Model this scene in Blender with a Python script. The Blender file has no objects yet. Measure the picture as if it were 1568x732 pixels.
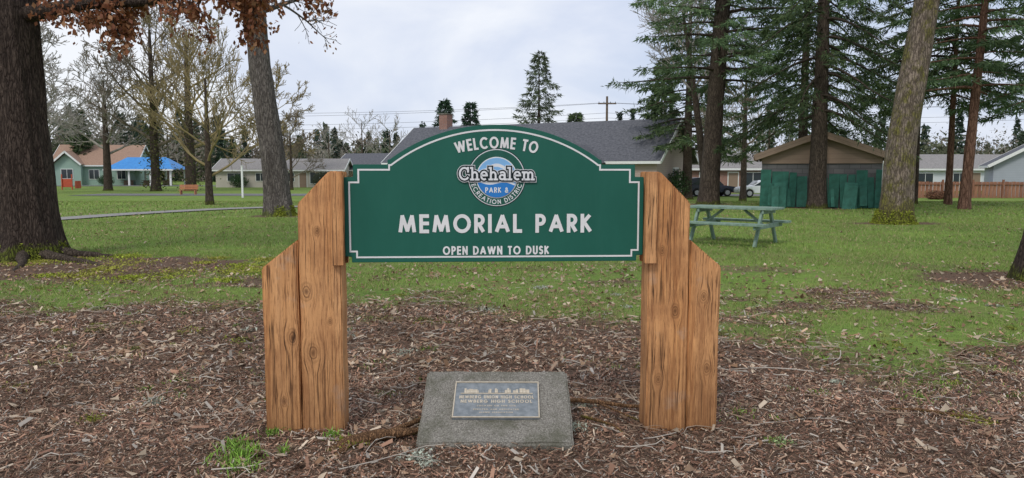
import bpy, bmesh, math, random
import numpy as np
from mathutils import Vector, Matrix
random.seed(7); rng=np.random.default_rng(7)
scene=bpy.context.scene
D=bpy.data
# ------------------------------------------------------------------ helpers
def link(o,parent=None):
    scene.collection.objects.link(o)
    if parent is not None: o.parent=parent
    return o
def empty(name,loc=(0,0,0),rot=0.0):
    e=D.objects.new(name,None); e.empty_display_size=.2
    e.location=loc; e.rotation_euler=(0,0,rot); return link(e)
TBL=rng.random((256,256))
def vn(x,y,seed=0):
    x=np.asarray(x,float)+seed*17.31; y=np.asarray(y,float)+seed*9.77
    xi=np.floor(x).astype(int); yi=np.floor(y).astype(int)
    fx=x-xi; fy=y-yi; fx=fx*fx*(3-2*fx); fy=fy*fy*(3-2*fy)
    a=TBL[xi%256,yi%256]; b=TBL[(xi+1)%256,yi%256]; c=TBL[xi%256,(yi+1)%256]; d=TBL[(xi+1)%256,(yi+1)%256]
    return (a*(1-fx)+b*fx)*(1-fy)+(c*(1-fx)+d*fx)*fy
def fbm(x,y,seed=0,o=3):
    s=0;a=.5;t=0
    for i in range(o):
        s=s+a*vn(np.asarray(x)*2**i,np.asarray(y)*2**i,seed+i*3); t+=a; a*=.5
    return s/t
def gz(x,y):
    t=np.clip((np.asarray(y,float)-32)/28,0,1); t=t*t*(3-2*t)
    near=np.clip((14-np.asarray(y,float))/4,0,1)
    return -0.7*t+(fbm(np.asarray(x)*1.3,np.asarray(y)*1.3,5)-.5)*.08*near
def G(x,y): return float(gz(x,y))
class MB:
    def __init__(s): s.v=[];s.c=[];s.f={3:[],4:[]};s.m={3:[],4:[]};s.n=0
    def add(s,v,f,mat=0,col=(1,1,1)):
        v=np.asarray(v,float).reshape(-1,3); f=np.asarray(f,int); k=f.shape[1]
        col=np.asarray(col,float)
        if col.ndim==1: col=np.tile(col,(len(v),1))
        s.v.append(v); s.c.append(col); s.f[k].append(f+s.n); s.m[k].append(np.full(len(f),mat,int)); s.n+=len(v)
    def build(s,name,mats,parent=None,smooth=(),loc=(0,0,0)):
        v=np.concatenate(s.v)-np.array(loc); c=np.concatenate(s.c)
        me=D.meshes.new(name)
        loops=[];starts=[];mi=[];off=0
        for k in (3,4):
            if s.f[k]:
                f=np.concatenate(s.f[k]); loops.append(f.ravel()); starts.append(off+np.arange(len(f))*k); off+=f.size; mi.append(np.concatenate(s.m[k]))
        loops=np.concatenate(loops);starts=np.concatenate(starts);mi=np.concatenate(mi)
        me.vertices.add(len(v)); me.vertices.foreach_set('co',v.astype(np.float32).ravel())
        me.loops.add(len(loops)); me.loops.foreach_set('vertex_index',loops.astype(np.int32))
        me.polygons.add(len(starts)); me.polygons.foreach_set('loop_start',starts.astype(np.int32))
        me.polygons.foreach_set('material_index',mi.astype(np.int32))
        sm=np.isin(mi,list(smooth)); me.polygons.foreach_set('use_smooth',sm)
        at=me.color_attributes.new('Col','FLOAT_COLOR','POINT')
        at.data.foreach_set('color',np.concatenate([c,np.ones((len(c),1))],1).astype(np.float32).ravel())
        me.update(calc_edges=True)
        for m in mats: me.materials.append(m)
        o=D.objects.new(name,me); o.location=loc
        return link(o,parent)
def tube(mb,pts,rad,sides=6,mat=0,col=(1,1,1)):
    P=np.asarray(pts,float); R=np.asarray(rad,float); n=len(P)
    T=np.gradient(P,axis=0); T/=np.linalg.norm(T,axis=1,keepdims=True)+1e-9
    ref=np.array([0,0,1.]) if abs(T[0][2])<.8 else np.array([1.,0,0])
    A=np.cross(T,ref); A/=np.linalg.norm(A,axis=1,keepdims=True)+1e-9; B=np.cross(T,A)
    th=np.arange(sides)*2*math.pi/sides
    V=P[:,None,:]+R[:,None,None]*(A[:,None,:]*np.cos(th)[None,:,None]+B[:,None,:]*np.sin(th)[None,:,None])
    i=np.arange(n-1)[:,None]*sides; j=np.arange(sides)[None,:]; j2=(j+1)%sides
    F=np.stack([i+j,i+j2,i+sides+j2,i+sides+j],-1).reshape(-1,4)
    mb.add(V.reshape(-1,3),F,mat,col)
def trunk(mb,path,rad,mat=0,sides=40,rings=70,flare=.35,rough=.07,seed=1):
    path=np.asarray(path,float); zs=np.linspace(0,1,rings)**1.4
    tt=np.linspace(0,1,len(path))
    P=np.stack([np.interp(zs,tt,path[:,k]) for k in range(3)],1); R=np.interp(zs,tt,rad)
    th=np.arange(sides)*2*math.pi/sides
    h=P[:,2]-P[0,2]
    thg,hg=np.meshgrid(th,h)
    lob=1+flare*np.exp(-hg/.35)*(1+.5*np.sin(5*thg+seed)+.3*np.sin(3*thg+seed*2))
    x=np.cos(thg)*6+20; y=np.sin(thg)*6+20
    bark=(vn(x*1.0+hg*.35,y*1.0+hg*.5,seed)-.5)*rough*1.6+(vn(x*2.3+hg*.9,y*2.3-hg*.7,seed+1)-.5)*rough
    rr=R[:,None]*lob*(1+bark)
    V=np.stack([P[:,0][:,None]+rr*np.cos(thg),P[:,1][:,None]+rr*np.sin(thg),np.repeat(P[:,2][:,None],sides,1)],-1)
    i=np.arange(rings-1)[:,None]*sides; j=np.arange(sides)[None,:]; j2=(j+1)%sides
    F=np.stack([i+j,i+j2,i+sides+j2,i+sides+j],-1).reshape(-1,4)
    mb.add(V.reshape(-1,3),F,mat)
def rv():
    v=Vector((random.gauss(0,1),random.gauss(0,1),random.gauss(0,1))); return v.normalized()
def grow(mb,p,d,L,r,lev,spec,tips,mat=0,up=.05,rmin=.008,wander=.16):
    n=6 if lev>1 else 5
    pts=[Vector(p)];d=Vector(d).normalized();dirs=[d.copy()]
    for i in range(n):
        d=(d+rv()*wander+Vector((0,0,up))).normalized()
        pts.append(pts[-1]+d*(L/n)); dirs.append(d.copy())
    rad=[max(rmin,r*(1-.72*i/n)) for i in range(n+1)]
    tube(mb,[tuple(q) for q in pts],rad,{3:7,2:5,1:4}.get(lev,3),mat)
    if lev==0 or lev>=len(spec)+1:
        tips.append(tuple(pts[-1]));tips.append(tuple(pts[n//2])); 
        return
    cnt,ang,ls=spec[lev-1]
    for k in range(cnt):
        t=.25+.75*(k+random.random())/cnt; i=min(n-1,int(t*n)); f=t*n-i
        q=pts[i].lerp(pts[i+1],f); ax=rv().cross(dirs[i]).normalized()
        a=math.radians(ang*random.uniform(.7,1.25))
        nd=dirs[i]*math.cos(a)+ax*math.sin(a)
        grow(mb,q,nd,L*ls*random.uniform(.7,1.15)*(1.15-.5*t),rad[i]*.55,lev-1,spec,tips,mat,up,rmin,wander)
# ------------------------------------------------------------------ materials
def newmat(name):
    m=D.materials.new(name); m.use_nodes=True; nt=m.node_tree; return m,nt,nt.nodes['Principled BSDF']
def N(nt,t,**kw):
    n=nt.nodes.new(t)
    for k,v in kw.items():
        if k in n.inputs: n.inputs[k].default_value=v
        else: setattr(n,k,v)
    return n
def mixc(nt,f,a,b,blend='MIX'):
    n=nt.nodes.new('ShaderNodeMix'); n.data_type='RGBA'; n.blend_type=blend
    for sock,val in ((n.inputs[0],f),(n.inputs[6],a),(n.inputs[7],b)):
        if isinstance(val,(int,float)): sock.default_value=val
        elif isinstance(val,tuple): sock.default_value=(*val,1) if len(val)==3 else val
        else: nt.links.new(val,sock)
    return n.outputs[2]
def ramp(nt,fac,stops):
    r=nt.nodes.new('ShaderNodeValToRGB'); e=r.color_ramp.elements
    while len(e)<len(stops): e.new(.5)
    for i,(p,c) in enumerate(stops):
        e[i].position=p; e[i].color=(c,c,c,1) if isinstance(c,(int,float)) else (*c,1)
    nt.links.new(fac,r.inputs[0]); return r.outputs[0]
def coords(nt,scale=(1,1,1),kind='Object'):
    tc=nt.nodes.new('ShaderNodeTexCoord'); mp=nt.nodes.new('ShaderNodeMapping'); mp.inputs['Scale'].default_value=scale
    nt.links.new(tc.outputs[kind],mp.inputs[0]); return mp.outputs[0]
def noise(nt,vec,scale,detail=6,rough=.6,dist=0):
    n=N(nt,'ShaderNodeTexNoise'); n.inputs['Scale'].default_value=scale; n.inputs['Detail'].default_value=detail
    n.inputs['Roughness'].default_value=rough; n.inputs['Distortion'].default_value=dist
    nt.links.new(vec,n.inputs['Vector']); return n.outputs[0]
def bump(nt,h,bsdf,strength=.4,dist=.01):
    b=nt.nodes.new('ShaderNodeBump'); b.inputs['Strength'].default_value=strength; b.inputs['Distance'].default_value=dist
    nt.links.new(h,b.inputs['Height']); nt.links.new(b.outputs[0],bsdf.inputs['Normal'])
def nmat(name,c1,c2,scale=5,rough=.7,b=.2,bd=.01,stretch=(1,1,1),spec=.3,detail=6,lo=.35,hi=.65):
    m,nt,p=newmat(name); v=coords(nt,stretch); n=noise(nt,v,scale,detail)
    f=ramp(nt,n,[(lo,0.0),(hi,1.0)]); nt.links.new(mixc(nt,f,c1,c2),p.inputs['Base Color'])
    p.inputs['Roughness'].default_value=rough; p.inputs['Specular IOR Level'].default_value=spec
    if b: bump(nt,n,p,b,bd)
    return m
def colmat(name,rough=.8,trans=0.0,spec=.2):
    m,nt,p=newmat(name); a=N(nt,'ShaderNodeVertexColor'); a.layer_name='Col'
    nz=noise(nt,coords(nt),7,2)
    nt.links.new(mixc(nt,.35,a.outputs[0],ramp(nt,nz,[(.3,.35),(.7,1.0)]),'MULTIPLY'),p.inputs['Base Color'])
    p.inputs['Roughness'].default_value=rough; p.inputs['Specular IOR Level'].default_value=spec
    if trans:
        t=N(nt,'ShaderNodeBsdfTranslucent'); nt.links.new(a.outputs[0],t.inputs[0])
        mx=N(nt,'ShaderNodeMixShader'); mx.inputs[0].default_value=trans
        nt.links.new(p.outputs[0],mx.inputs[1]); nt.links.new(t.outputs[0],mx.inputs[2])
        nt.links.new(mx.outputs[0],nt.nodes['Material Output'].inputs[0])
    return m
def barkmat(name,c1,c2,moss=None,mossh=.6,scale=9,mossall=0.0):
    m,nt,p=newmat(name); v=coords(nt,(1,1,.2))
    n=noise(nt,v,scale,8,.68,.6); n2=noise(nt,coords(nt,(1,1,.4)),scale*4,5,.65); nb=noise(nt,coords(nt,(1,1,.5)),1.6,4,.6)
    wv=nt.nodes.new('ShaderNodeVectorMath'); wv.operation='MULTIPLY_ADD'; wv.inputs[1].default_value=(.16,.16,.16); 
    nc=N(nt,'ShaderNodeTexNoise'); nc.inputs['Scale'].default_value=scale*.7; nt.links.new(v,nc.inputs['Vector']); nt.links.new(nc.outputs['Color'],wv.inputs[0]); nt.links.new(v,wv.inputs[2])
    vo=N(nt,'ShaderNodeTexVoronoi'); vo.feature='DISTANCE_TO_EDGE'; vo.inputs['Scale'].default_value=scale*1.3; nt.links.new(wv.outputs[0],vo.inputs['Vector'])
    plate=ramp(nt,vo.outputs['Distance'],[(.0,.1),(.16,.75),(.4,1.0)])
    f=ramp(nt,n,[(.36,0.0),(.64,1.0)]); col=mixc(nt,f,tuple((a*.6+b*.4) for a,b in zip(c1,c2)),c2)
    col=mixc(nt,ramp(nt,nb,[(.35,0.0),(.7,.45)]),col,tuple(x*1.25 for x in c2))
    if moss:
        sx=nt.nodes.new('ShaderNodeSeparateXYZ'); nt.links.new(coords(nt),sx.inputs[0])
        mr=nt.nodes.new('ShaderNodeMapRange'); mr.inputs[1].default_value=0;mr.inputs[2].default_value=mossh*2
        mr.inputs[3].default_value=.66;mr.inputs[4].default_value=mossall
        nt.links.new(sx.outputs[2],mr.inputs[0])
        n3=noise(nt,coords(nt,(1,1,.7)),2.6,8,.75)
        ad=nt.nodes.new('ShaderNodeMath'); ad.operation='ADD'; nt.links.new(mr.outputs[0],ad.inputs[0]); nt.links.new(n3,ad.inputs[1])
        mc_=mixc(nt,n2,tuple(x*.45 for x in moss),tuple(x*1.35 for x in moss))
        col=mixc(nt,ramp(nt,ad.outputs[0],[(.86,0.0),(.96,.85)]),col,mc_)
    col=mixc(nt,plate,c1,col); col=mixc(nt,ramp(nt,n2,[(.32,.7),(.55,0.0)]),col,tuple(x*.5 for x in c1))
    nt.links.new(col,p.inputs['Base Color']); p.inputs['Roughness'].default_value=.9; p.inputs['Specular IOR Level'].default_value=.15
    hh=mixc(nt,.5,plate,n2); bump(nt,hh,p,.9,.04)
    return m
M_bark_dark=barkmat('bark_dark',(.028,.020,.016),(.12,.09,.07),(.16,.20,.02),.25,15)
M_bark_grey=barkmat('bark_grey',(.06,.05,.045),(.27,.235,.21),(.18,.23,.02),.25,13)
M_bark_con=barkmat('bark_conifer',(.035,.026,.02),(.15,.115,.09),(.14,.17,.02),.2,13)
M_bark_moss=barkmat('bark_mossy',(.085,.065,.05),(.38,.30,.24),(.21,.20,.03),.4,12,.385)
M_bark_red=barkmat('bark_reddish',(.09,.045,.03),(.30,.17,.12),None)
M_twig=nmat('twig_bark',(.12,.095,.07),(.24,.195,.145),3,.9,0)
M_twig_y=nmat('twig_yellow',(.20,.155,.07),(.33,.26,.13),3,.9,0)
M_twig_w=nmat('twig_pale',(.2,.18,.155),(.38,.35,.31),3,.9,0)
M_fol=colmat('foliage',.8,.2)
M_leaf=colmat('dry_leaf',.8,.2)
M_grassb=colmat('grass_blade',.7)
M_chip=colmat('bark_chip',.85)
M_white=nmat('white_paint',(.74,.74,.72),(.82,.82,.80),8,.6,.05)
M_glass,nt,p=newmat('window_glass'); p.inputs['Base Color'].default_value=(.03,.04,.05,1); p.inputs['Roughness'].default_value=.08
# ground
M_ground,nt,p=newmat('ground')
v=coords(nt)
at=N(nt,'ShaderNodeVertexColor'); at.layer_name='Col'; sp=nt.nodes.new('ShaderNodeSeparateColor'); nt.links.new(at.outputs[0],sp.inputs[0])
nf=noise(nt,v,9,8,.7); ng=noise(nt,v,.35,6,.65); nfine=noise(nt,v,60,4,.7); nmid=noise(nt,v,1.6,7,.7)
g=mixc(nt,ramp(nt,ng,[(.35,0.0),(.65,1.0)]),(.14,.225,.045),(.225,.33,.07))
g=mixc(nt,ramp(nt,nmid,[(.47,0.0),(.66,.75)]),g,(.22,.20,.085))
g=mixc(nt,ramp(nt,nmid,[(.30,.6),(.44,0.0)]),g,(.09,.145,.035))
g=mixc(nt,ramp(nt,nf,[(.3,.5),(.55,0.0)]),g,(.075,.10,.03))
s=mixc(nt,ramp(nt,nfine,[(.35,0.0),(.7,1.0)]),(.075,.05,.035),(.27,.18,.125))
s=mixc(nt,ramp(nt,nmid,[(.4,0.0),(.7,.5)]),s,(.13,.085,.058))
ad=nt.nodes.new('ShaderNodeMath'); ad.operation='ADD'; nt.links.new(sp.outputs[0],ad.inputs[0])
sc=nt.nodes.new('ShaderNodeMath'); sc.operation='MULTIPLY_ADD'; sc.inputs[1].default_value=1.5; sc.inputs[2].default_value=-.75; nt.links.new(nf,sc.inputs[0]); nt.links.new(sc.outputs[0],ad.inputs[1])
nt.links.new(mixc(nt,ramp(nt,ad.outputs[0],[(.3,0.0),(.6,1.0)]),g,s),p.inputs['Base Color'])
p.inputs['Roughness'].default_value=.95; p.inputs['Specular IOR Level'].default_value=.1
bump(nt,nfine,p,.8,.03)
M_asphalt=nmat('asphalt',(.13,.13,.13),(.2,.195,.19),30,.9,.3)
M_path=nmat('path_asphalt',(.22,.21,.195),(.32,.31,.29),14,.9,.3)
# wood with explicit knots
def woodmat(name,seed,knots=()):
    m,nt,p=newmat(name)
    tc=nt.nodes.new('ShaderNodeTexCoord'); P0=tc.outputs['Object']; cur=P0; rings=None; core=None
    for kx,kz,kr in knots:
        sb=nt.nodes.new('ShaderNodeVectorMath'); sb.operation='SUBTRACT'; sb.inputs[1].default_value=(kx,0,kz); nt.links.new(P0,sb.inputs[0])
        ml=nt.nodes.new('ShaderNodeVectorMath'); ml.operation='MULTIPLY'; ml.inputs[1].default_value=(1/kr,0,.62/kr); nt.links.new(sb.outputs[0],ml.inputs[0])
        ln=nt.nodes.new('ShaderNodeVectorMath'); ln.operation='LENGTH'; nt.links.new(ml.outputs[0],ln.inputs[0])
        nzk=noise(nt,P0,28,3); a_=nt.nodes.new('ShaderNodeMath'); a_.operation='MULTIPLY_ADD'; a_.inputs[1].default_value=.7; nt.links.new(nzk,a_.inputs[0]); nt.links.new(ln.outputs['Value'],a_.inputs[2])
        d4=nt.nodes.new('ShaderNodeMath'); d4.operation='MULTIPLY'; d4.inputs[1].default_value=.2; nt.links.new(a_.outputs[0],d4.inputs[0])
        fall=ramp(nt,d4.outputs[0],[(.15,.92),(.75,0.0)])
        mx_=nt.nodes.new('ShaderNodeVectorMath'); mx_.operation='MULTIPLY'; mx_.inputs[1].default_value=(1,0,0); nt.links.new(sb.outputs[0],mx_.inputs[0])
        sc_=nt.nodes.new('ShaderNodeVectorMath'); sc_.operation='MULTIPLY'; nt.links.new(mx_.outputs[0],sc_.inputs[0]); nt.links.new(fall,sc_.inputs[1])
        sb2=nt.nodes.new('ShaderNodeVectorMath'); sb2.operation='SUBTRACT'; nt.links.new(cur,sb2.inputs[0]); nt.links.new(sc_.outputs[0],sb2.inputs[1]); cur=sb2.outputs[0]
        rg=ramp(nt,d4.outputs[0],[(.0,.9),(.10,.75),(.17,.5),(.20,.18),(.25,.75),(.29,.10),(.36,.35),(.42,0.0)])
        rings=rg if rings is None else mixc(nt,1.0,rings,rg,'LIGHTEN')
    mp=nt.nodes.new('ShaderNodeMapping'); mp.inputs['Scale'].default_value=(1,1,.05); mp.inputs['Location'].default_value=(seed*3.1,seed*1.7,seed*.37)
    nt.links.new(cur,mp.inputs[0]); V=mp.outputs[0]
    n1=noise(nt,V,34,8,.68,.9); n2=noise(nt,V,190,5,.7,.2); n3=noise(nt,V,6,4,.6); n4=noise(nt,P0,3.1,6,.65)
    c=mixc(nt,ramp(nt,n1,[(.36,0.0),(.5,.6),(.62,1.0)]),(.30,.11,.035),(.76,.375,.145))
    c=mixc(nt,ramp(nt,n3,[(.35,0.0),(.65,.6)]),c,(.80,.45,.21))
    c=mixc(nt,ramp(nt,n2,[(.36,.8),(.47,0.0)]),c,(.17,.065,.024))
    c=mixc(nt,ramp(nt,n4,[(.38,.5),(.52,0.0)]),c,(.33,.145,.06))
    c=mixc(nt,ramp(nt,n4,[(.60,0.0),(.72,.5)]),c,(.50,.41,.33))
    if rings is not None: c=mixc(nt,rings,c,(.10,.04,.016))
    mc=nt.nodes.new('ShaderNodeMapping'); mc.inputs['Scale'].default_value=(1,1,.02); mc.inputs['Location'].default_value=(seed*2.3,1,seed*.11); nt.links.new(cur,mc.inputs[0])
    nc=noise(nt,mc.outputs[0],30,3,.5); ck=ramp(nt,nc,[(.480,0.0),(.5,1.0),(.520,0.0)])
    nb=noise(nt,P0,2.3,3,.5); ckm=mixc(nt,1.0,ck,ramp(nt,nb,[(.40,0.0),(.5,.95)]),'MULTIPLY')
    c=mixc(nt,ckm,c,(.03,.014,.008))
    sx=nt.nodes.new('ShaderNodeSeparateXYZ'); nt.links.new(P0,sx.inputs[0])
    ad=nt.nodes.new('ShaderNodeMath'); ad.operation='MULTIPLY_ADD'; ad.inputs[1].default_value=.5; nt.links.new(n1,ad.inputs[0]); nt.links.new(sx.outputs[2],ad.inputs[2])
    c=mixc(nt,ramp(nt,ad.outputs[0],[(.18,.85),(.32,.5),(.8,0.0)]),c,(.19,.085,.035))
    nt.links.new(c,p.inputs['Base Color']); p.inputs['Roughness'].default_value=.65; p.inputs['Specular IOR Level'].default_value=.25
    bump(nt,mixc(nt,ckm,n1,(0.,0.,0.)),p,.6,.010)
    return m
# ------------------------------------------------------------------ primitives
def box(name,parent,loc,size,mat,rot=(0,0,0),bev=0.0):
    bm=bmesh.new(); bmesh.ops.create_cube(bm,size=1); 
    for v in bm.verts: v.co=Vector((v.co.x*size[0],v.co.y*size[1],v.co.z*size[2]))
    if bev: bmesh.ops.bevel(bm,geom=bm.edges[:],offset=bev,segments=2,affect='EDGES')
    me=D.meshes.new(name); bm.to_mesh(me); bm.free(); me.materials.append(mat)
    o=D.objects.new(name,me); o.location=loc; o.rotation_euler=rot; return link(o,parent)
def prism(name,parent,prof,y0,y1,mat,bev=0.0,axis='Y',loc=(0,0,0),rot=(0,0,0),seg=2):
    bm=bmesh.new()
    a=[bm.verts.new((x,y0,z)) for x,z in prof]; b=[bm.verts.new((x,y1,z)) for x,z in prof]
    bm.faces.new(a); bm.faces.new(b[::-1]); n=len(prof)
    for i in range(n): bm.faces.new((a[i],b[i],b[(i+1)%n],a[(i+1)%n]))
    bmesh.ops.recalc_face_normals(bm,faces=bm.faces[:])
    if bev: bmesh.ops.bevel(bm,geom=bm.edges[:],offset=bev,segments=seg,affect='EDGES')
    me=D.meshes.new(name); bm.to_mesh(me); bm.free(); me.materials.append(mat)
    o=D.objects.new(name,me); o.location=loc; o.rotation_euler=rot; return link(o,parent)
# ================================================================== GROUND
def mulch(x,y):
    x=np.asarray(x,float); y=np.asarray(y,float)
    yb=np.interp(x,[-12,-5,-1.6,-1,1.2,2.0,2.8,3.6,6,12],[8.9,8.3,8.0,8.3,7.8,6.8,6.2,5.3,4.7,4.2])+(fbm(x*.9,y*.9,2)-.5)*2.8
    m=np.clip((yb-y)/2.2+.5,0,1)
    m=np.maximum(m,np.clip((fbm(x*.8+3,y*1.3,51)-.47)*3.8,0,.7)*np.clip((14-y)/4,0,1))
    for cx,cy,rx,ry in ((-7.4,11.5,3.2,1.6),(7.4,10.3,1.9,.75),(-7.8,25,1.0,.7),(11,21.3,1.3,.8),(9,34.2,1.5,1),(12.4,30.3,1.5,1)):
        d=((x-cx)/rx)**2+((y-cy)/ry)**2
        m=np.maximum(m,np.clip(1.5-d*1.0+(fbm(x*2,y*2,8)-.5)*1.2,0,1))
    return m
xs=np.concatenate([-np.geomspace(900,9,50),np.arange(-8.9,9,.11),np.geomspace(9,900,50)])
ys=np.concatenate([-np.geomspace(300,4,16),np.arange(-3.5,14,.11),np.geomspace(14.1,1500,90)])
X,Y=np.meshgrid(xs,ys); Z=gz(X,Y)
mb=MB(); nx=len(xs)
i=np.arange(len(ys)-1)[:,None]*nx; j=np.arange(nx-1)[None,:]
F=np.stack([i+j,i+j+1,i+nx+j+1,i+nx+j],-1).reshape(-1,4)
mk=mulch(X,Y).ravel()
mb.add(np.stack([X.ravel(),Y.ravel(),Z.ravel()],1),F,0,np.stack([mk,mk,mk],1))
mb.build('ground',[M_ground],smooth=(0,))
PATHPTS=[(-30,14),(-19,18),(-14.6,21.5),(-13.4,26),(-11.5,29.5),(-9,31.5),(-4,33),(3,34)]
def strip(name,pts,w,mat,dz=.006,cols=4):
    P=np.array(pts,float); t=np.linspace(0,1,len(P)); tt=np.linspace(0,1,80)
    Q=np.stack([np.interp(tt,t,P[:,0]),np.interp(tt,t,P[:,1])],1)
    for _ in range(12): Q[1:-1]=(Q[:-2]+Q[2:]+Q[1:-1]*2)/4
    T=np.gradient(Q,axis=0); T/=np.linalg.norm(T,axis=1,keepdims=True); Nn=np.stack([-T[:,1],T[:,0]],1)
    mb=MB(); L=np.linspace(-w/2,w/2,cols)
    V=Q[:,None,:]+Nn[:,None,:]*L[None,:,None]; V=V.reshape(-1,2)
    V3=np.concatenate([V,(gz(V[:,0],V[:,1])+dz)[:,None]],1)
    i=np.arange(79)[:,None]*cols;j=np.arange(cols-1)[None,:]
    F=np.stack([i+j,i+j+1,i+cols+j+1,i+cols+j],-1).reshape(-1,4)
    mb.add(V3,F); mb.build(name,[mat]); return Q
PQ=strip('path',PATHPTS,1.15,M_path,.03)
strip('road',[(-40,70),(0,69),(20,68.5),(120,68)],6.0,M_asphalt,.03,8)
strip('road',[(-150,113),(-60,112),(-20,112),(0,112)],6.0,M_asphalt,.03,8)
def place(n,y0,y1,mar=.78):
    y=np.sqrt(rng.random(n)*(y1**2-y0**2)+y0**2); x=(rng.random(n)*2-1)*(y*mar+.8); return x,y
mb=MB()
for y0,y1,n,h,w in ((4.4,9,150000,.034,.0045),(9,14,120000,.04,.008),(14,24,90000,.045,.014),(24,45,60000,.05,.03)):
    x,y=place(n,y0,y1); m=mulch(x,y)
    patch=fbm(x*1.1,y*1.1,11); pr=np.clip(1.10-m*1.35,0,1)*np.clip((patch-.36)*5+np.clip((y-9)/6,0,1),.15,1)
    k=rng.random(n)<pr
    if y1>14:
        dmin=np.full(n,9.); 
        for q_ in PQ[::2]: dmin=np.minimum(dmin,np.hypot(x-q_[0],y-q_[1]))
        k&=dmin>.75
    x=x[k];y=y[k]; n=len(x)
    z=gz(x,y); hh=h*(.5+rng.random(n)); ww=w*(.6+.8*rng.random(n)); a=rng.random(n)*6.283
    dx=np.cos(a)*ww/2; dy=np.sin(a)*ww/2; lx=rng.normal(0,.6,n)*hh; ly=rng.normal(0,.6,n)*hh
    V=np.stack([np.stack([x-dx,y-dy,z-.003],1),np.stack([x+dx,y+dy,z-.003],1),np.stack([x+lx,y+ly,z+hh],1)],1).reshape(-1,3)
    t=rng.random(n); q=np.clip(fbm(x*.45,y*.45,21)*3-1,0,1)
    c1=np.array([.15,.245,.05]); c2=np.array([.32,.43,.10]); c3=np.array([.40,.34,.17])
    c=c1+(c2-c1)*(t*.5+q*.5)[:,None]; dry=(rng.random(n)<(.12+.25*(1-q)+.25*np.clip((11-y)/4,0,1)))[:,None]; c=np.where(dry,c3*(.6+.6*t[:,None]),c)
    mb.add(V,np.arange(3*n).reshape(-1,3),0,np.repeat(c,3,0))
mb.build('lawn_grass',[M_grassb])
# ---- mulch chips
mb=MB()
def chips(n,y0,y1,l0,l1,w0,w1,pal,wts,zr,curl=0,tilt=.35,mask=None):
    x,y=place(n,y0,y1,.8); m=mulch(x,y) if mask is None else mask(x,y)
    k=rng.random(n)<m; x=x[k];y=y[k];n=len(x)
    z=gz(x,y)+rng.random(n)*zr+.003
    a=rng.random(n)*6.283; L=(l0+(l1-l0)*rng.random(n)**2)/2; W=(w0+(w1-w0)*rng.random(n)**1.5)/2
    t1=rng.normal(0,tilt,n); t2=rng.normal(0,tilt,n)
    U=np.stack([np.cos(a)*np.cos(t1),np.sin(a)*np.cos(t1),np.sin(t1)],1); Vv=np.stack([-np.sin(a)*np.cos(t2),np.cos(a)*np.cos(t2),np.sin(t2)],1)
    P=np.stack([x,y,z],1); U*=L[:,None]; Vv*=W[:,None]
    j=lambda:(.6+.5*rng.random(n))[:,None]
    V=np.stack([P-U*j()-Vv*j(),P+U*j()-Vv*j(),P+U*j()+Vv*j(),P-U*j()+Vv*j()],1)
    if curl: V[:,2,2]+=rng.random(n)*curl; V[:,0,2]+=rng.random(n)*curl
    c=np.array(pal)[rng.choice(len(pal),n,p=wts)]*(.6+.7*rng.random(n))[:,None]
    big=.55+.9*fbm(x*1.5,y*1.5,31)[:,None]; c=c*big
    mb.add(V.reshape(-1,3),np.arange(4*n).reshape(-1,4),0,np.repeat(c,4,0))
pal=[(.36,.205,.135),(.23,.12,.08),(.11,.07,.05),(.50,.34,.23),(.44,.39,.33),(.62,.50,.37)]; w=[.31,.21,.15,.15,.10,.08]
chips(120000,2.9,5.4,.012,.06,.002,.010,pal,w,.022)
chips(100000,5.2,9.6,.02,.07,.004,.014,pal,w,.022)
chips(9000,9.2,14,.03,.09,.01,.03,pal,w,.02)
chips(3800,2.9,8.5,.05,.13,.012,.03,pal,[.25,.15,.1,.2,.15,.15],.03)
mb.build('mulch_bed',[M_chip])
mb=MB()
lp=[(.42,.28,.18),(.32,.19,.11),(.54,.43,.31),(.20,.12,.07)]
chips(2400,3.2,8.5,.04,.085,.025,.05,lp,[.35,.2,.35,.1],.025,curl=.02,tilt=.3,mask=lambda x,y:np.full(len(x),.55))
chips(5600,5.6,12,.04,.09,.025,.055,lp,[.35,.2,.35,.1],.025,curl=.03,tilt=.3,mask=lambda x,y:np.clip(fbm(x*.6,y*.6,41)*2.2-.5,.1,1))
chips(1500,12,28,.05,.11,.035,.07,lp,[.4,.2,.3,.1],.03,curl=.03,tilt=.3,mask=lambda x,y:np.clip(fbm(x*.4,y*.4,43)*2.2-.6,.05,1))
mb.build('fallen_leaves',[M_leaf])
mb=MB()
for k in range(1050):
    y=math.sqrt(random.random()*(9.2**2-3.1**2)+3.1**2); x=random.uniform(-1,1)*(y*.75)
    if float(mulch(x,y))<.35: continue
    a=random.random()*6.28; L=random.uniform(.07,.32)*(2.1 if random.random()<.12 else 1); z=G(x,y)+.018
    b=a; pts=[]
    px,py=x,y
    for s_ in range(5):
        pts.append((px,py,z+random.uniform(-.004,.016))); b+=random.uniform(-.35,.35); px+=math.cos(b)*L/4; py+=math.sin(b)*L/4
    r=random.uniform(.0015,.005); cc=random.choice([(.32,.23,.16),(.46,.38,.30),(.18,.11,.07),(.56,.5,.42)])
    tube(mb,pts,[r,r,r*.9,r*.75,r*.4],5,0,cc)
    if L>.28:
        q=pts[2]; b2=a+random.choice([-.8,.8]); tube(mb,[q,(q[0]+math.cos(b2)*L*.2,q[1]+math.sin(b2)*L*.2,q[2]+.012),(q[0]+math.cos(b2)*L*.36,q[1]+math.sin(b2)*L*.36,q[2]+.004)],[r*.7,r*.6,r*.3],4,0,cc)
mb.build('fallen_twigs',[M_chip])
M_root=barkmat('root_bark',(.12,.065,.035),(.50,.28,.14),(.30,.31,.03),.03,34,.2)
mb=MB()
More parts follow.
